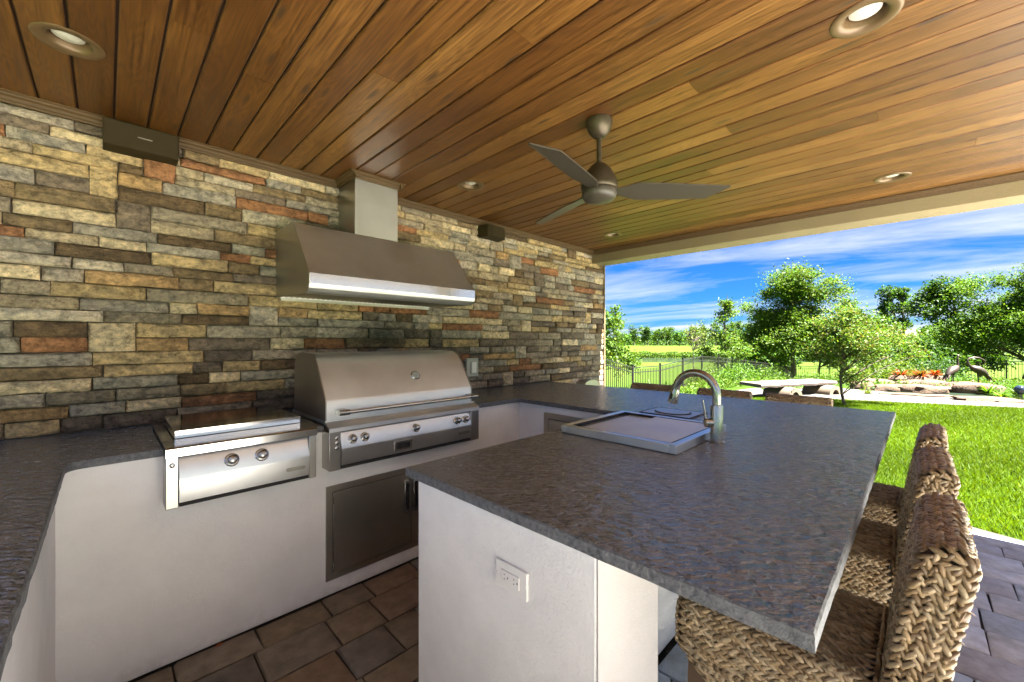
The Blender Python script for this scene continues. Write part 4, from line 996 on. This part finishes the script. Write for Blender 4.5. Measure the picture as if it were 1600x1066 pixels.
tree('young_tree', 'thin sparsely leaved young tree with pale bare branches beyond the fence', x, y, 3.3,
     [(0, 0, 2.4, .62, .62, 3), (.2, -.5, 2.3, .35, .4, 1)], 60, 620, .085, G_LIME, .038, sigma=.12, seed=12, limbs=40)
x, y = place(15.3, 167)
tree('sapling', 'very small yellow-green sapling beyond the fence near the stone wall', x, y, 1.6, [(0, 0, 1.15, .3, .35, 1)], 22, 330, .07, G_LIME, .014, sigma=.08, seed=14, limbs=12)
x, y = place(21, 337)
tree('cypress_tree', 'slender young cypress with a narrow top standing behind the faucet', x, y, 4.9,
     [(0, 0, 4.3, .30, .5, 1), (0, 0, 3.4, .48, .55, 2), (0, 0, 2.4, .7, .6, 2.6), (.1, -.5, 1.6, .9, .5, 2.6), (-.1, .7, 1.5, .75, .4, 2)], 120, 5200, .11, G_BRIGHT+G_LIME[:2], .06, sigma=.15, seed=17, gap=1.2, limbs=40)
x, y = place(58, 587)
tree('tall_cypress', 'left of two very tall thin cypresses rising above the garden tree', x, y, 11.2, [(0, 0, 10.3, .8, 1.1, 2), (0, .3, 8.3, 1.0, 1.1, 2), (0, 0, 6.3, .8, 1.2, 1.4), (0, 0, 3.5, 1.3, 2.0, 2.2)], 52, 3000, .36, G_MID+G_DARK, .26, sigma=.36, seed=21, limbs=26)
x, y = place(58, 607)
tree('tall_cypress', 'right of two very tall thin cypresses rising above the garden tree', x, y, 11.4, [(0, 0, 10.4, .8, 1.2, 2), (0, -.3, 8.2, 1.0, 1.1, 2), (0, -.5, 6.2, 1.0, 1.0, 1.5), (0, 0, 3.5, 1.3, 2.0, 2)], 52, 3000, .36, G_MID+G_DARK, .26, sigma=.36, seed=23, limbs=26)
x, y = place(38, 685)
tree('cypress_tree', 'dark spreading cypress left of the big tree at the right edge', x, y, 9.6, [(0, 0, 8.2, 1.7, 1.0, 3), (0, .7, 6.4, 1.9, 1.3, 3), (-.3, -.4, 4.4, 2.0, 1.5, 3), (0, 1.5, 7.4, 1.0, .7, 1.3)], 110, 8200, .26, G_MID+G_DARK, .20, sigma=.40, seed=27, gap=.6, limbs=30)
x, y = place(22, 800)
tree('broadleaf_tree', 'big bright green tree filling the right edge of the photo behind the cranes', x, y, 6.4,
     [(.3, -.3, 3.5, 2.3, 1.8, 5), (-.3, 1.0, 4.6, 1.7, 1.2, 2.6), (.3, -.6, 5.4, 1.5, .9, 2.0), (-.5, 2.0, 2.7, 1.2, .9, 1.6), (0, .4, 1.9, 1.8, .6, 1.5)], 340, 52000, .12, G_BRIGHT+G_LIME[:1], .13, sigma=.30, seed=31, gap=.5, limbs=34)
x, y = place(30, 735)
tree('broadleaf_tree', 'dense deep green tree in the gap between the two right-hand trees', x, y, 6.0, [(0, 0, 3.4, 2.0, 1.6, 3), (0, 1.4, 2.6, 1.5, 1.3, 2), (0, -1, 4.4, 1.4, 1.2, 1.5)], 110, 7500, .24, G_DARK+G_MID, .15, sigma=.40, seed=35, limbs=20)
x, y = place(34, 565)
tree('broadleaf_tree', 'rounded yellow-green tree between the ornamental tree and the tall cypresses', x, y, 5.4, [(0, 0, 3.4, 1.9, 1.3, 3), (0, -1.6, 2.6, 1.6, 1.2, 2), (0, 1.2, 4.0, 1.3, 1.0, 1.3)], 90, 6200, .24, G_MID+G_LIME[:2], .13, sigma=.38, seed=38, limbs=20)
x, y = place(30, 512)
tree('broadleaf_tree', 'dull green tree behind the right side of the large bushy tree', x, y, 5.6, [(0, 0, 3.4, 1.9, 1.5, 3), (0, -1.2, 4.2, 1.2, 1.3, 2)], 80, 5600, .22, G_MID, .14, sigma=.36, seed=39, limbs=18)
x, y = place(46, 672)
tree('broadleaf_tree', 'low round tree just right of the pale house', x, y, 5.6, [(0, 0, 3.2, 2.2, 1.8, 3)], 60, 4200, .30, G_DARK+G_MID, .15, sigma=.45, seed=41, limbs=12)

more = [(27, 572, 4.0, 'full green tree right behind the ornamental tree, left of the house', G_BRIGHT+G_MID), (29, 662, 3.4, 'dense bushy tree below the pale house', G_MID+G_DARK), (33, 705, 5.4, 'leafy tree behind the heads of the crane statues', G_BRIGHT+G_MID), (40, 478, 5.4, 'green tree filling in behind the large bushy tree', G_MID),
        (33, 400, 3.6, 'low wide tree left of the large bushy tree trunk', G_BRIGHT), (36, 372, 3.8, 'rounded tree between slender cypress and large bushy tree', G_MID+G_LIME[:1])]
for k, (d_, u, hh_, lb, pal) in enumerate(more):
    x, y = place(d_, u); tree('broadleaf_tree', lb, x, y, hh_, [(0, 0, hh_*.55, hh_*.36, hh_*.30, 3), (.3, hh_*.22, hh_*.7, hh_*.24, hh_*.2, 1.3), (0, -hh_*.25, hh_*.42, hh_*.25, hh_*.2, 1.3)], 90, 8000, .17+.002*d_, pal, .12, sigma=.32, seed=140+k, gap=.5, limbs=18)

# tree line beyond the far bank: individuals with their own crown and trunk
kinds = [('dark pointed tree in the distant row on the far bank', G_DARK+G_MID[:1]), ('rounded green tree in the distant row on the far bank', G_MID), ('pale green bush-like tree in the distant row on the far bank', G_BRIGHT)]
us = [138, 150, 165, 178, 192, 204, 213, 227, 240, 250, 262, 276, 290, 303, 318, 332, 346, 357, 368, 380, 392, 404, 420, 650, 672]
r2 = random.Random(5)
distlab = ['distant tree nearest the stone wall, half hidden by the leafy tree', 'second distant tree from the stone wall on the far bank', 'third distant tree from the wall, broader than the second', 'low pale bush-like distant tree, fourth from the wall', 'fifth distant tree from the wall, rounded crown', 'dark pointed distant tree, sixth from the wall', 'seventh distant tree from the wall, rounded crown', 'distant rounded tree just left of the pointed one above the fence', 'distant tree above the fence, left of the thin bare tree', 'low pale distant bush-like tree left of the thin bare tree', 'dark pointed distant tree seen just left of the thin bare tree', 'distant rounded tree right behind the thin bare tree', 'distant rounded tree just right of the thin bare tree', 'dark pointed distant tree between bare tree and slender cypress', 'tall distant tree left of the slender cypress top', 'tall distant tree behind the slender cypress', 'tall distant tree just right of the slender cypress', 'tall distant tree between slender cypress and large bushy tree', 'distant tree at the left edge of the large bushy tree', 'low distant tree partly behind the large bushy tree, left side', 'distant rounded tree glimpsed through the left of the large bushy tree', 'pale distant tree glimpsed through the middle of the large bushy tree', 'distant tree hidden low behind the large bushy tree trunk', 'distant tree right of the pale house, left one', 'distant tree right of the pale house, right one']
for k, u in enumerate(us):
    d_ = r2.uniform(112, 128); kd_ = [1, 0, 1, 2, 0, 1, 0, 1, 1, 0, 2, 1][k % 12] if not 310 < u < 410 else 1
    hh_ = {0: r2.uniform(5.4, 7.4), 1: r2.uniform(4.4, 6.0), 2: r2.uniform(3.2, 4.2)}[kd_]+(1.6 if 315 < u < 375 else 0)
    x, y = place(d_, u+r2.uniform(-3, 3)); w_ = {0: .9, 1: 1.7, 2: 1.6}[kd_]
    tree('distant_tree', distlab[k], x, y, hh_, [(0, 0, hh_*.62, w_, hh_*.30, 3), (0, r2.uniform(-.6, .6), hh_*.85, w_*.6, hh_*.16, 1.2), (r2.uniform(-.5, .5), .4, hh_*.42, w_*.9, hh_*.14, 1)], 34, 1300, .42, kinds[kd_][1], .15, sigma=.36, group='distant trees along the far bank', seed=50+k, limbs=6)
# far hedge mass, reeds at the water
def mass(name, label, d0, d1, u0, u1, h, n, size, pal, zbase=0.0, hvar=.5):
    d = rng.uniform(d0, d1, n); u = rng.uniform(u0, u1, n); r_ = u/636.5*d; X_, Y_ = cph*d+sph*r_, sph*d-cph*r_
    hh_ = h*(1-hvar+hvar*np.array([noise.noise(Vector((a_/9, b/60, 3)))*1.0+.7 for a_, b in zip(u, d)])); zr = rng.random(n)
    C = np.stack([X_, Y_, gz(X_, Y_)+zbase+zr*hh_], -1); Nn = rng.normal(0, 1, C.shape); Nn[:, 2] = abs(Nn[:, 2])
    o = leaf_mesh(name, C, Nn, size*rng.uniform(.6, 1.3, n), colours(n, pal), M_LEAF); tag(o, label, kind='stuff'); return o
mass('far_woods', 'low green scrub filling the gaps under the distant trees', 126, 150, 100, 900, 3.3, 26000, .75, G_DARK+G_MID)
mass('reeds', 'green reeds growing along the far edge of the water', 89, 92, 150, 700, 1.0, 14000, .42, G_MID+G_LIME[:1], hvar=.3)

# shrubs and beds
def shrub(label, x, y, rx, rz, n, size, pal, seed=0, name='shrub', cat='shrub', group=None):
    global rng
    rng = np.random.default_rng(seed+900); z0 = float(gz(x, y)); root = empty(name, (x, y, z0)); tag(root, label, cat, group)
    v = rng.normal(0, 1, (26, 3)); v /= np.linalg.norm(v, axis=1, keepdims=True); cl_ = v*(rng.random((26, 1))**.4)*np.array([rx, rx, rz]); cl_[:, 2] = abs(cl_[:, 2])
    mb = MB()
    for q in range(12): mb.tube(branch_pts((0, 0, -.05), cl_[q], 3, 0), [.012, .010, .008, .005], 4)
    mb.build('stem', M_BARK, root)
    C = np.repeat(cl_, n//26, 0); C = C+rng.normal(0, 1, C.shape)*np.array([rx, rx, rz])*.24; C[:, 2] = np.maximum(C[:, 2], .02)
    Nn = rng.normal(0, 1, C.shape); Nn[:, 2] = abs(Nn[:, 2])+.3
    leaf_mesh('foliage', C, Nn, size*rng.uniform(.6, 1.4, len(C)), colours(len(C), pal), M_LEAF, parent=root); return root
def strappy(label, x, y, n, ln_, wd, pal, seed=0, name='strappy_plant', cat='plant', arch=.5, group=None, zoff=0.0):
    global rng
    rng = np.random.default_rng(seed+400); z0 = float(gz(x, y)); V, F, Cc = [], [], []
    for q in range(n):
        a_ = rng.uniform(0, 2*math.pi); l_ = ln_*rng.uniform(.6, 1.15); el_ = rng.uniform(.5, 1.35); c_ = colours(1, pal)[0]; dx_, dy_ = math.cos(a_), math.sin(a_); b0 = len(V)
        for k in range(5):
            f = k/4; rr_ = l_*f*math.cos(el_)*(1+.3*f); zz_ = l_*(f*math.sin(el_)-arch*f*f*.8); w = wd*(1-.85*f**1.5)*.5*(.6+.8*min(f*3, 1)*.5)
            V += [(dx_*rr_-dy_*w, dy_*rr_+dx_*w, zz_), (dx_*rr_+dy_*w, dy_*rr_-dx_*w, zz_)]; Cc += [c_, c_]
        F += [(b0+2*k, b0+2*k+1, b0+2*k+3, b0+2*k+2) for k in range(4)]
    root = empty(name, (x, y, z0-.01+zoff)); tag(root, label, cat, group); link('foliage', np_mesh('foliage', V, F, M_LEAF, np.array(Cc), smooth=True), root); return root
# pond rocks, each its own boulder
def rock(x, y, sx, sy, sz, seed, rz=0, label=None, z=0.0, flat=.0):
    r3 = np.random.default_rng(seed); V, F = [], []
    nu, nv = 12, 7
    for a_ in range(nv+1):
        th = math.pi*a_/nv
        for b in range(nu):
            ph = 2*math.pi*b/nu; v = Vector((math.sin(th)*math.cos(ph), math.sin(th)*math.sin(ph), math.cos(th)))
            v = Vector([math.copysign(abs(c_)**.62, c_) for c_ in v]); f = 1+.30*noise.noise(v*1.3+Vector((seed*3.1, 0, 0)))+.12*noise.noise(v*3.4+Vector((seed, 5, 0)))
            V.append((v.x*sx*f*.5, v.y*sy*f*.5, v.z*sz*f*.5))
    F = [(a_*nu+b, (a_+1)*nu+b, (a_+1)*nu+(b+1) % nu, a_*nu+(b+1) % nu) for a_ in range(nv) for b in range(nu)]
    me = bpy.data.meshes.new('rock'); me.from_pydata(V, [], F); me.materials.append(M_ROCK); smooth_mesh(me, 42)
    o = link('rock', me, None, (x, y, float(gz(x, y))+z+sz*.32), (0, 0, rz)); tag(o, label, 'rock', 'rocks edging the garden pond'); return o
RED = [(.15, .018, .006), (.11, .03, .008), (.19, .045, .012), (.06, .05, .01)]
for k, (u, d_, lb) in enumerate([(607, 13.6, 'leftmost of the red bromeliads above the pond rocks'), (638, 13.2, 'middle red bromeliad above the pond rocks'), (660, 13.8, 'red bromeliad nearest the left crane statue')]):
    x, y = place(d_, u); rock(x, y, .7, .6, .42, 80+k, label='mound rock carrying the %s bromeliad' % ['leftmost', 'middle', 'rightmost'][k]); strappy(lb, x, y, 80, .42, .07, RED, seed=k, name='bromeliad', arch=.40, zoff=.27, group='red bromeliads in the pond bed')
pl = [(583, 11.6, .5, .03, 'spiky green clump in front of the leftmost bromeliad', G_BRIGHT), (625, 15.0, .95, .05, 'tall strappy green plant behind the bromeliads', G_BRIGHT), (650, 14.6, .8, .05, 'upright strappy plant left of the left crane', G_BRIGHT),
      (600, 16.2, .9, .05, 'broad strappy clump behind the ornamental tree', G_MID), (745, 10.4, .55, .05, 'arching light green plant in front of the right crane', G_BRIGHT), (765, 9.6, .42, .04, 'low leafy clump near the flat orange rock', G_LIME[:2]+G_BRIGHT),
      (790, 9.7, .5, .04, 'leafy clump beside the dark garden globe', G_MID), (712, 11.9, .35, .03, 'low grassy tuft between the two cranes', G_BRIGHT), (555, 10.6, .28, .02, 'small grassy tuft at the left end of the pond rocks', G_LIME[:2])]
for k, (u, d_, l_, w_, lb, pal) in enumerate(pl): x, y = place(d_, u); strappy(lb, x, y, 70, l_, w_, pal, seed=20+k)
x, y = 6.35, 3.95; strappy('dark spiky agave leaves behind the leftmost far stool', x, y, 16, .78, .07, [(.012, .035, .010), (.02, .045, .012)], seed=61, name='agave', arch=.25)
x, y = 7.1, 3.35; strappy('dark spiky agave leaves seen through the faucet arch', x, y, 18, .80, .07, [(.04, .09, .02), (.02, .045, .012)], seed=62, name='agave', arch=.2)
sh = [(17.5, 300, .7, .6, 'sunlit weedy shrub just beyond the fence behind the faucet', G_LIME[:3], .07), (15.8, 352, .9, .7, 'loose green shrub at the fence left of the bench', G_BRIGHT, .07), (16.5, 395, .8, .55, 'low shrub at the fence behind the bench plank', G_MID, .07),
      (12.3, 425, .55, .22, 'low ground plant under the left end of the bench plank', G_BRIGHT, .05), (14.0, 470, .7, .35, 'low green shrub behind the bench supports', G_MID, .06), (14.8, 575, 1.1, .95, 'large pale green shrub right of the ornamental tree', G_LIME[:3], .08),
      (14.6, 585, .6, .40, 'rounded green shrub above the left pond rocks', G_BRIGHT, .06), (13.6, 690, .7, .20, 'low bright shrub between the crane statues', G_BRIGHT, .06), (14.2, 760, .9, .20, 'low hedge-like shrub behind the right crane', G_MID, .07),
      (11.0, 778, .6, .28, 'green ground plant left of the dark garden globe', G_BRIGHT, .05), (18.5, 640, 1.2, 1.1, 'deep green shrub in the shade behind the bromeliads', G_DARK, .09), (21, 662, 1.3, 1.0, 'dark shrub mass behind the left crane', G_DARK+G_MID, .10),
      (19.5, 575, 1.2, 1.5, 'dark leafy shrub under the tall cypresses', G_DARK+G_MID, .10), (24, 320, 1.0, .9, 'leafy shrub beneath the slender cypress', G_MID+G_LIME[:1], .10), (24, 350, 1.1, 1.1, 'second leafy shrub beneath the slender cypress, right side', G_BRIGHT, .10)]
for k, (d_, u, rx, rz, lb, pal, sz) in enumerate(sh): x, y = place(d_, u); shrub(lb, x, y, rx, rz, 2300, sz, pal, seed=k)
mass('ground_cover', 'low mixed ground cover filling the planted bed around the pond', 11.3, 17.5, 545, 860, .22, 21000, .075, G_BRIGHT+G_MID+[(.16, .13, .07)])
mass('bed_plants', 'weedy green growth along the foot of the near fence', 14.2, 17.8, 235, 470, .26, 10000, .085, G_BRIGHT+G_LIME[:2], hvar=.7)

# pond rocks
rk = [(548, 12.0, .7, .3, .26, 'pale rock at the far left end of the pond edge'), (565, 11.5, .55, .35, .2, 'low cream rock at the left of the pond edge'), (570, 13.0, .8, .4, .30, 'rock behind the left end of the pond edge'), (588, 11.2, .62, .35, .22, 'orange slab rock under the ornamental tree side of the pond'),
      (600, 12.6, .5, .3, .22, 'upper rock below the leftmost bromeliad'), (605, 11.15, .75, .35, .25, 'blocky orange rock at the middle left of the pond edge'), (622, 11.0, .6, .32, .26, 'grey-fronted rock at the centre of the pond edge'), (628, 12.3, .7, .35, .3, 'stacked rock under the middle bromeliad'),
      (640, 11.2, .7, .4, .22, 'flat-topped rock right of centre on the pond edge'), (662, 11.6, .75, .45, .34, 'peaked orange rock left of the left crane'), (655, 10.7, .7, .35, .24, 'dark sided rock below the peaked orange rock'), (683, 11.0, .5, .3, .18, 'small rock at the foot of the left crane'),
      (702, 12.2, .7, .4, .25, 'pale straw coloured rock between the cranes'), (722, 10.7, .9, .45, .34, 'dark brown boulder in front of the right crane'), (752, 10.9, .5, .3, .25, 'yellowish rock amid the arching plant'), (735, 9.35, 1.15, .45, .12, 'long flat orange rock lying by the path'), (775, 9.1, .6, .3, .08, 'thin flat rock at the right end of the path'), (610, 10.35, .9, .3, .07, 'thin pale slab at the path side of the pond'), (660, 10.05, .8, .3, .07, 'thin tan slab at the path side of the pond, further right')]
for k, (u, d_, a_, b, c_, lb) in enumerate(rk): x, y = place(d_, u); rock(x, y, a_, b, c_, k+3, rz=R(-62+random.uniform(-14, 14)), label=lb)
pts_ = [at(10.35, 9.4), at(10.9, 9.3), at(11.0, 10.4), at(10.7, 11.9), at(10.1, 12.0), at(9.9, 11.2), at(10.1, 10.2)]
tag(MB().add([(x, y, float(gz(x, y))+.010) for x, y in pts_], [tuple(range(len(pts_)))]).build('pond', M_WATER), kind='structure', label='dark shallow garden pond between path and rocks')

# bench: plank on two concrete half tubes
bn = empty('garden_bench', (12.55, 2.0, 0)); tag(bn, 'rustic weathered plank bench on two tan concrete half-tube supports', 'bench'); bn.location = (0, 0, 0)
m2 = Vector((.900, -.436, 0)); n2v = Vector((.436, .900, 0))
def bp(a_, b, z): q = Vector((11.40, 2.66, 0))+m2*a_+n2v*b; return (q.x, q.y, z)
V = []; ns = 14
for k in range(ns+1):
    a_ = -.10+2.62*k/ns; w0 = -.04+.03*math.sin(k*1.9)+.02*math.sin(k*4.7); w1 = .66+.035*math.sin(k*1.3+1); zt = .300+.006*math.sin(k*2.1)
    if k == 0: a_ -= .12; 
    for b, z in ((w0, zt-.035), (w0+.02, zt), (w1, zt), (w1, zt-.075), (w0+.01, zt-.085)): V.append(bp(a_+(.16*(b-w0) if k == 0 else 0), b, z))
F = [(k*5+q, (k+1)*5+q, (k+1)*5+(q+1) % 5, k*5+(q+1) % 5) for k in range(ns) for q in range(5)]+[(4, 3, 2, 1, 0), tuple(ns*5+q for q in range(5))]
MB().add(V, F).build('plank_top', M_BENCHW, bn, smooth=35)
for a0 in (.66, 2.08):
    V = []; na = 14
    for b in (-.24, .47):
        for k in range(na+1):
            an = math.pi*k/na
            for rr_ in (.235, .125): V.append(bp(a0-math.cos(an)*rr_, b, -.06+math.sin(an)*rr_*(1.13 if rr_ > .2 else 1.35)))
    o2 = 2*(na+1); F = []
    for k in range(na): F += [(2*k, 2*k+2, o2+2*k+2, o2+2*k), (2*k+1, o2+2*k+1, o2+2*k+3, 2*k+3), (2*k, 2*k+1, 2*k+3, 2*k+2), (o2+2*k, o2+2*k+2, o2+2*k+3, o2+2*k+1)]
    F += [(0, o2, o2+1, 1), (2*na, 2*na+1, o2+2*na+1, o2+2*na)]
    MB().add(V, F).build('support', M_CONC, bn, smooth=40)

# crane statues
def crane(x, y, rz, kind, label):
    z0 = float(gz(x, y)); r = empty('crane_statue', (x, y, z0), rz); tag(r, label, 'crane statue', 'pair of bronze crane statues')
    k = 1.0
    body = MB(); pts_ = [(-.27, 0, .33), (-.22, 0, .40), (-.10, 0, .50), (.02, 0, .57), (.12, 0, .61), (.19, 0, .66)]; body.tube(pts_, [.028, .06, .105, .115, .085, .04], 12)
    b = body.build('body', M_BRONZE, r, smooth=80)
    tl_ = MB()
    for a_ in (-.035, 0, .035): tl_.tube([(-.18, a_, .42), (-.27, a_*1.6, .33), (-.31, a_*2, .24)], [.03, .028, .008], 7)
    tl_.build('tail', M_BRONZE, r, smooth=60)
    if kind == 0: nk = [(.17, 0, .64), (.205, 0, .74), (.195, 0, .84), (.19, 0, .93), (.215, 0, .985)]; hd_ = [(.20, 0, .985), (.235, 0, 1.0), (.27, 0, .995), (.36, 0, .975)]
    else: nk = [(.17, 0, .64), (.25, 0, .72), (.27, 0, .82), (.22, 0, .90), (.10, 0, .935), (-.03, 0, .92), (-.13, 0, .87)]; hd_ = [(-.12, 0, .875), (-.16, 0, .84), (-.17, 0, .80), (-.165, 0, .72)]
    n_ = len(nk); MB().tube(nk, [.036-.018*q/(n_-1) for q in range(n_)], 9).build('neck', M_BRONZE, r, smooth=80)
    MB().tube(hd_, [.019, .026, .017, .003], 8).build('head', M_BRONZE, r, smooth=80)
    for sx_, yy in ((.02, .035), (-.03, -.035)):
        lg = MB().tube([(sx_, yy, .50), (sx_+.01, yy, .36), (sx_-.005, yy, .28), (sx_, yy, .02)], [.030, .013, .014, .010], 8)
        for a_ in (-.5, 0, .5, math.pi): lg.tube([(sx_, yy, .02), (sx_+.07*math.cos(a_), yy+.07*math.sin(a_), .006)], [.010, .005], 6)
        lg.build('leg', M_BRONZE, r, smooth=60)
x, y = place(12.5, 689); crane(x, y, PHI-R(90)+R(12), 0, 'left bronze crane statue standing upright with raised head')
x, y = place(12.3, 728); crane(x, y, PHI+R(90)-R(10), 1, 'right bronze crane statue with its neck curled back over its body')
x, y = place(9.55, 794); gl = empty('garden_globe', (x, y, float(gz(x, y)))); tag(gl, 'dark glossy garden globe on a short stand at the right edge', 'garden globe')
M_GLOBE, t, p = mat('dark_glaze', (.015, .022, .04), .12)
MB().lathe([(.10*math.sin(R(a_))+.0005, .24-.10*math.cos(R(a_))) for a_ in range(0, 181, 15)], 24).build('ball', M_GLOBE, gl, smooth=80); MB().lathe([(.06, 0), (.045, .05), (.03, .10), (.05, .145), (.001, .146)], 16).build('stand', M_BLKIRON, gl, smooth=40)

# ------------------------------------------------------------------ black picket fences
def fence(name, label, x0, y0, x1, y1, step, post_every, far=False):
    r = empty(name, (0, 0, 0)); tag(r, label, 'fence', 'black picket fences round the garden'); ln_ = math.hypot(x1-x0, y1-y0); ux_, uy_ = (x1-x0)/ln_, (y1-y0)/ln_; n_ = int(ln_/step)
    pk = MB().box(-.009, .009, -.009, .009, .06, 1.17); pm = None; H_ = 1.22
    pos_ = MB().box(-.028, .028, -.028, .028, -.15, H_+.06).box(-.034, .034, -.034, .034, H_+.061, H_+.085)
    pickets = []; rot = math.atan2(uy_, ux_); nposts = int(ln_/post_every)
    for k in range(nposts+1):
        s_ = k*post_every; x_, y_ = x0+ux_*s_, y0+uy_*s_
        if pm is None: o = pos_.build('post', M_BLKIRON, r); pm = o.data
        else: o = link('post', pm, r)
        o.location = (x_, y_, float(gz(x_, y_))); o.rotation_euler = (0, 0, rot)
    pm = None
    for k in range(n_):
        s_ = (k+.5)*step
        if abs((s_/post_every)-round(s_/post_every))*post_every < .04: continue
        x_, y_ = x0+ux_*s_, y0+uy_*s_
        if pm is None: o = pk.build('picket', M_BLKIRON, r); pm = o.data
        else: o = link('picket', pm, r)
        o.location = (x_, y_, float(gz(x_, y_))); o.rotation_euler = (0, 0, rot)
    for k in range(nposts):
        a_ = (x0+ux_*k*post_every, y0+uy_*k*post_every); b = (x0+ux_*(k+1)*post_every, y0+uy_*(k+1)*post_every); za, zb = float(gz(*a_)), float(gz(*b)); mb = MB()
        for hz_ in (.16, 1.02, 1.185):
            nxp, nyp = -uy_*.014, ux_*.014
            mb.add([(a_[0]-nxp, a_[1]-nyp, za+hz_), (b[0]-nxp, b[1]-nyp, zb+hz_), (b[0]+nxp, b[1]+nyp, zb+hz_), (a_[0]+nxp, a_[1]+nyp, za+hz_), (a_[0]-nxp, a_[1]-nyp, za+hz_+.028), (b[0]-nxp, b[1]-nyp, zb+hz_+.028), (b[0]+nxp, b[1]+nyp, zb+hz_+.028), (a_[0]+nxp, a_[1]+nyp, za+hz_+.028)], [(0,3,2,1),(4,5,6,7),(0,1,5,4),(1,2,6,5),(2,3,7,6),(3,0,4,7)])
        mb.build('rail', M_BLKIRON, r)
fence('picket_fence', 'black metal picket fence running away behind the far stools and faucet', 10.26, 6.7, 36.26, 6.7, .118, 2.0)
fence('picket_fence', 'far black picket fence crossing behind the bench, pond bed and cranes', 36.26, 6.6, 36.26, -9.4, .125, 2.0)

# far house behind the trees
x, y = place(88, 622); hs_ = empty('house', (x, y, float(gz(x, y))), PHI-R(90)); tag(hs_, 'pale two storey house with brown hip roof far behind the garden trees', 'house')
MB().box(-4.2, 4.2, -3, 3, 0, 3.0).build('wall', M_HWALL, hs_); MB().box(-3.2, 3.6, -2.6, 3, 3.0, 4.6).build('wall', M_HWALL, hs_)
MB().add([(-4.0, -3.4, 4.6), (4.4, -3.4, 4.6), (4.4, 3.8, 4.6), (-4.0, 3.8, 4.6), (-.8, .2, 6.2), (1.2, .2, 6.2)], [(0, 1, 5, 4), (1, 2, 5), (2, 3, 4, 5), (3, 0, 4), (3, 2, 1, 0)]).build('roof', M_ROOF, hs_)
MB().add([(-4.8, -3.8, 2.9), (4.8, -3.8, 2.9), (4.8, -2.0, 3.5), (-4.8, -2.0, 3.5)], [(0, 1, 2, 3)]).build('roof', M_ROOF, hs_)
for a_ in (-2.4, .2, 2.2): w_ = MB().box(a_, a_+1.1, -2.66, -2.61, 3.4, 4.3).build('window', M_HGLASS, hs_)
for a_ in (-3.2, -.6, 1.8): MB().box(a_, a_+1.5, -3.06, -3.01, .8, 2.3).build('window', M_HGLASS, hs_)
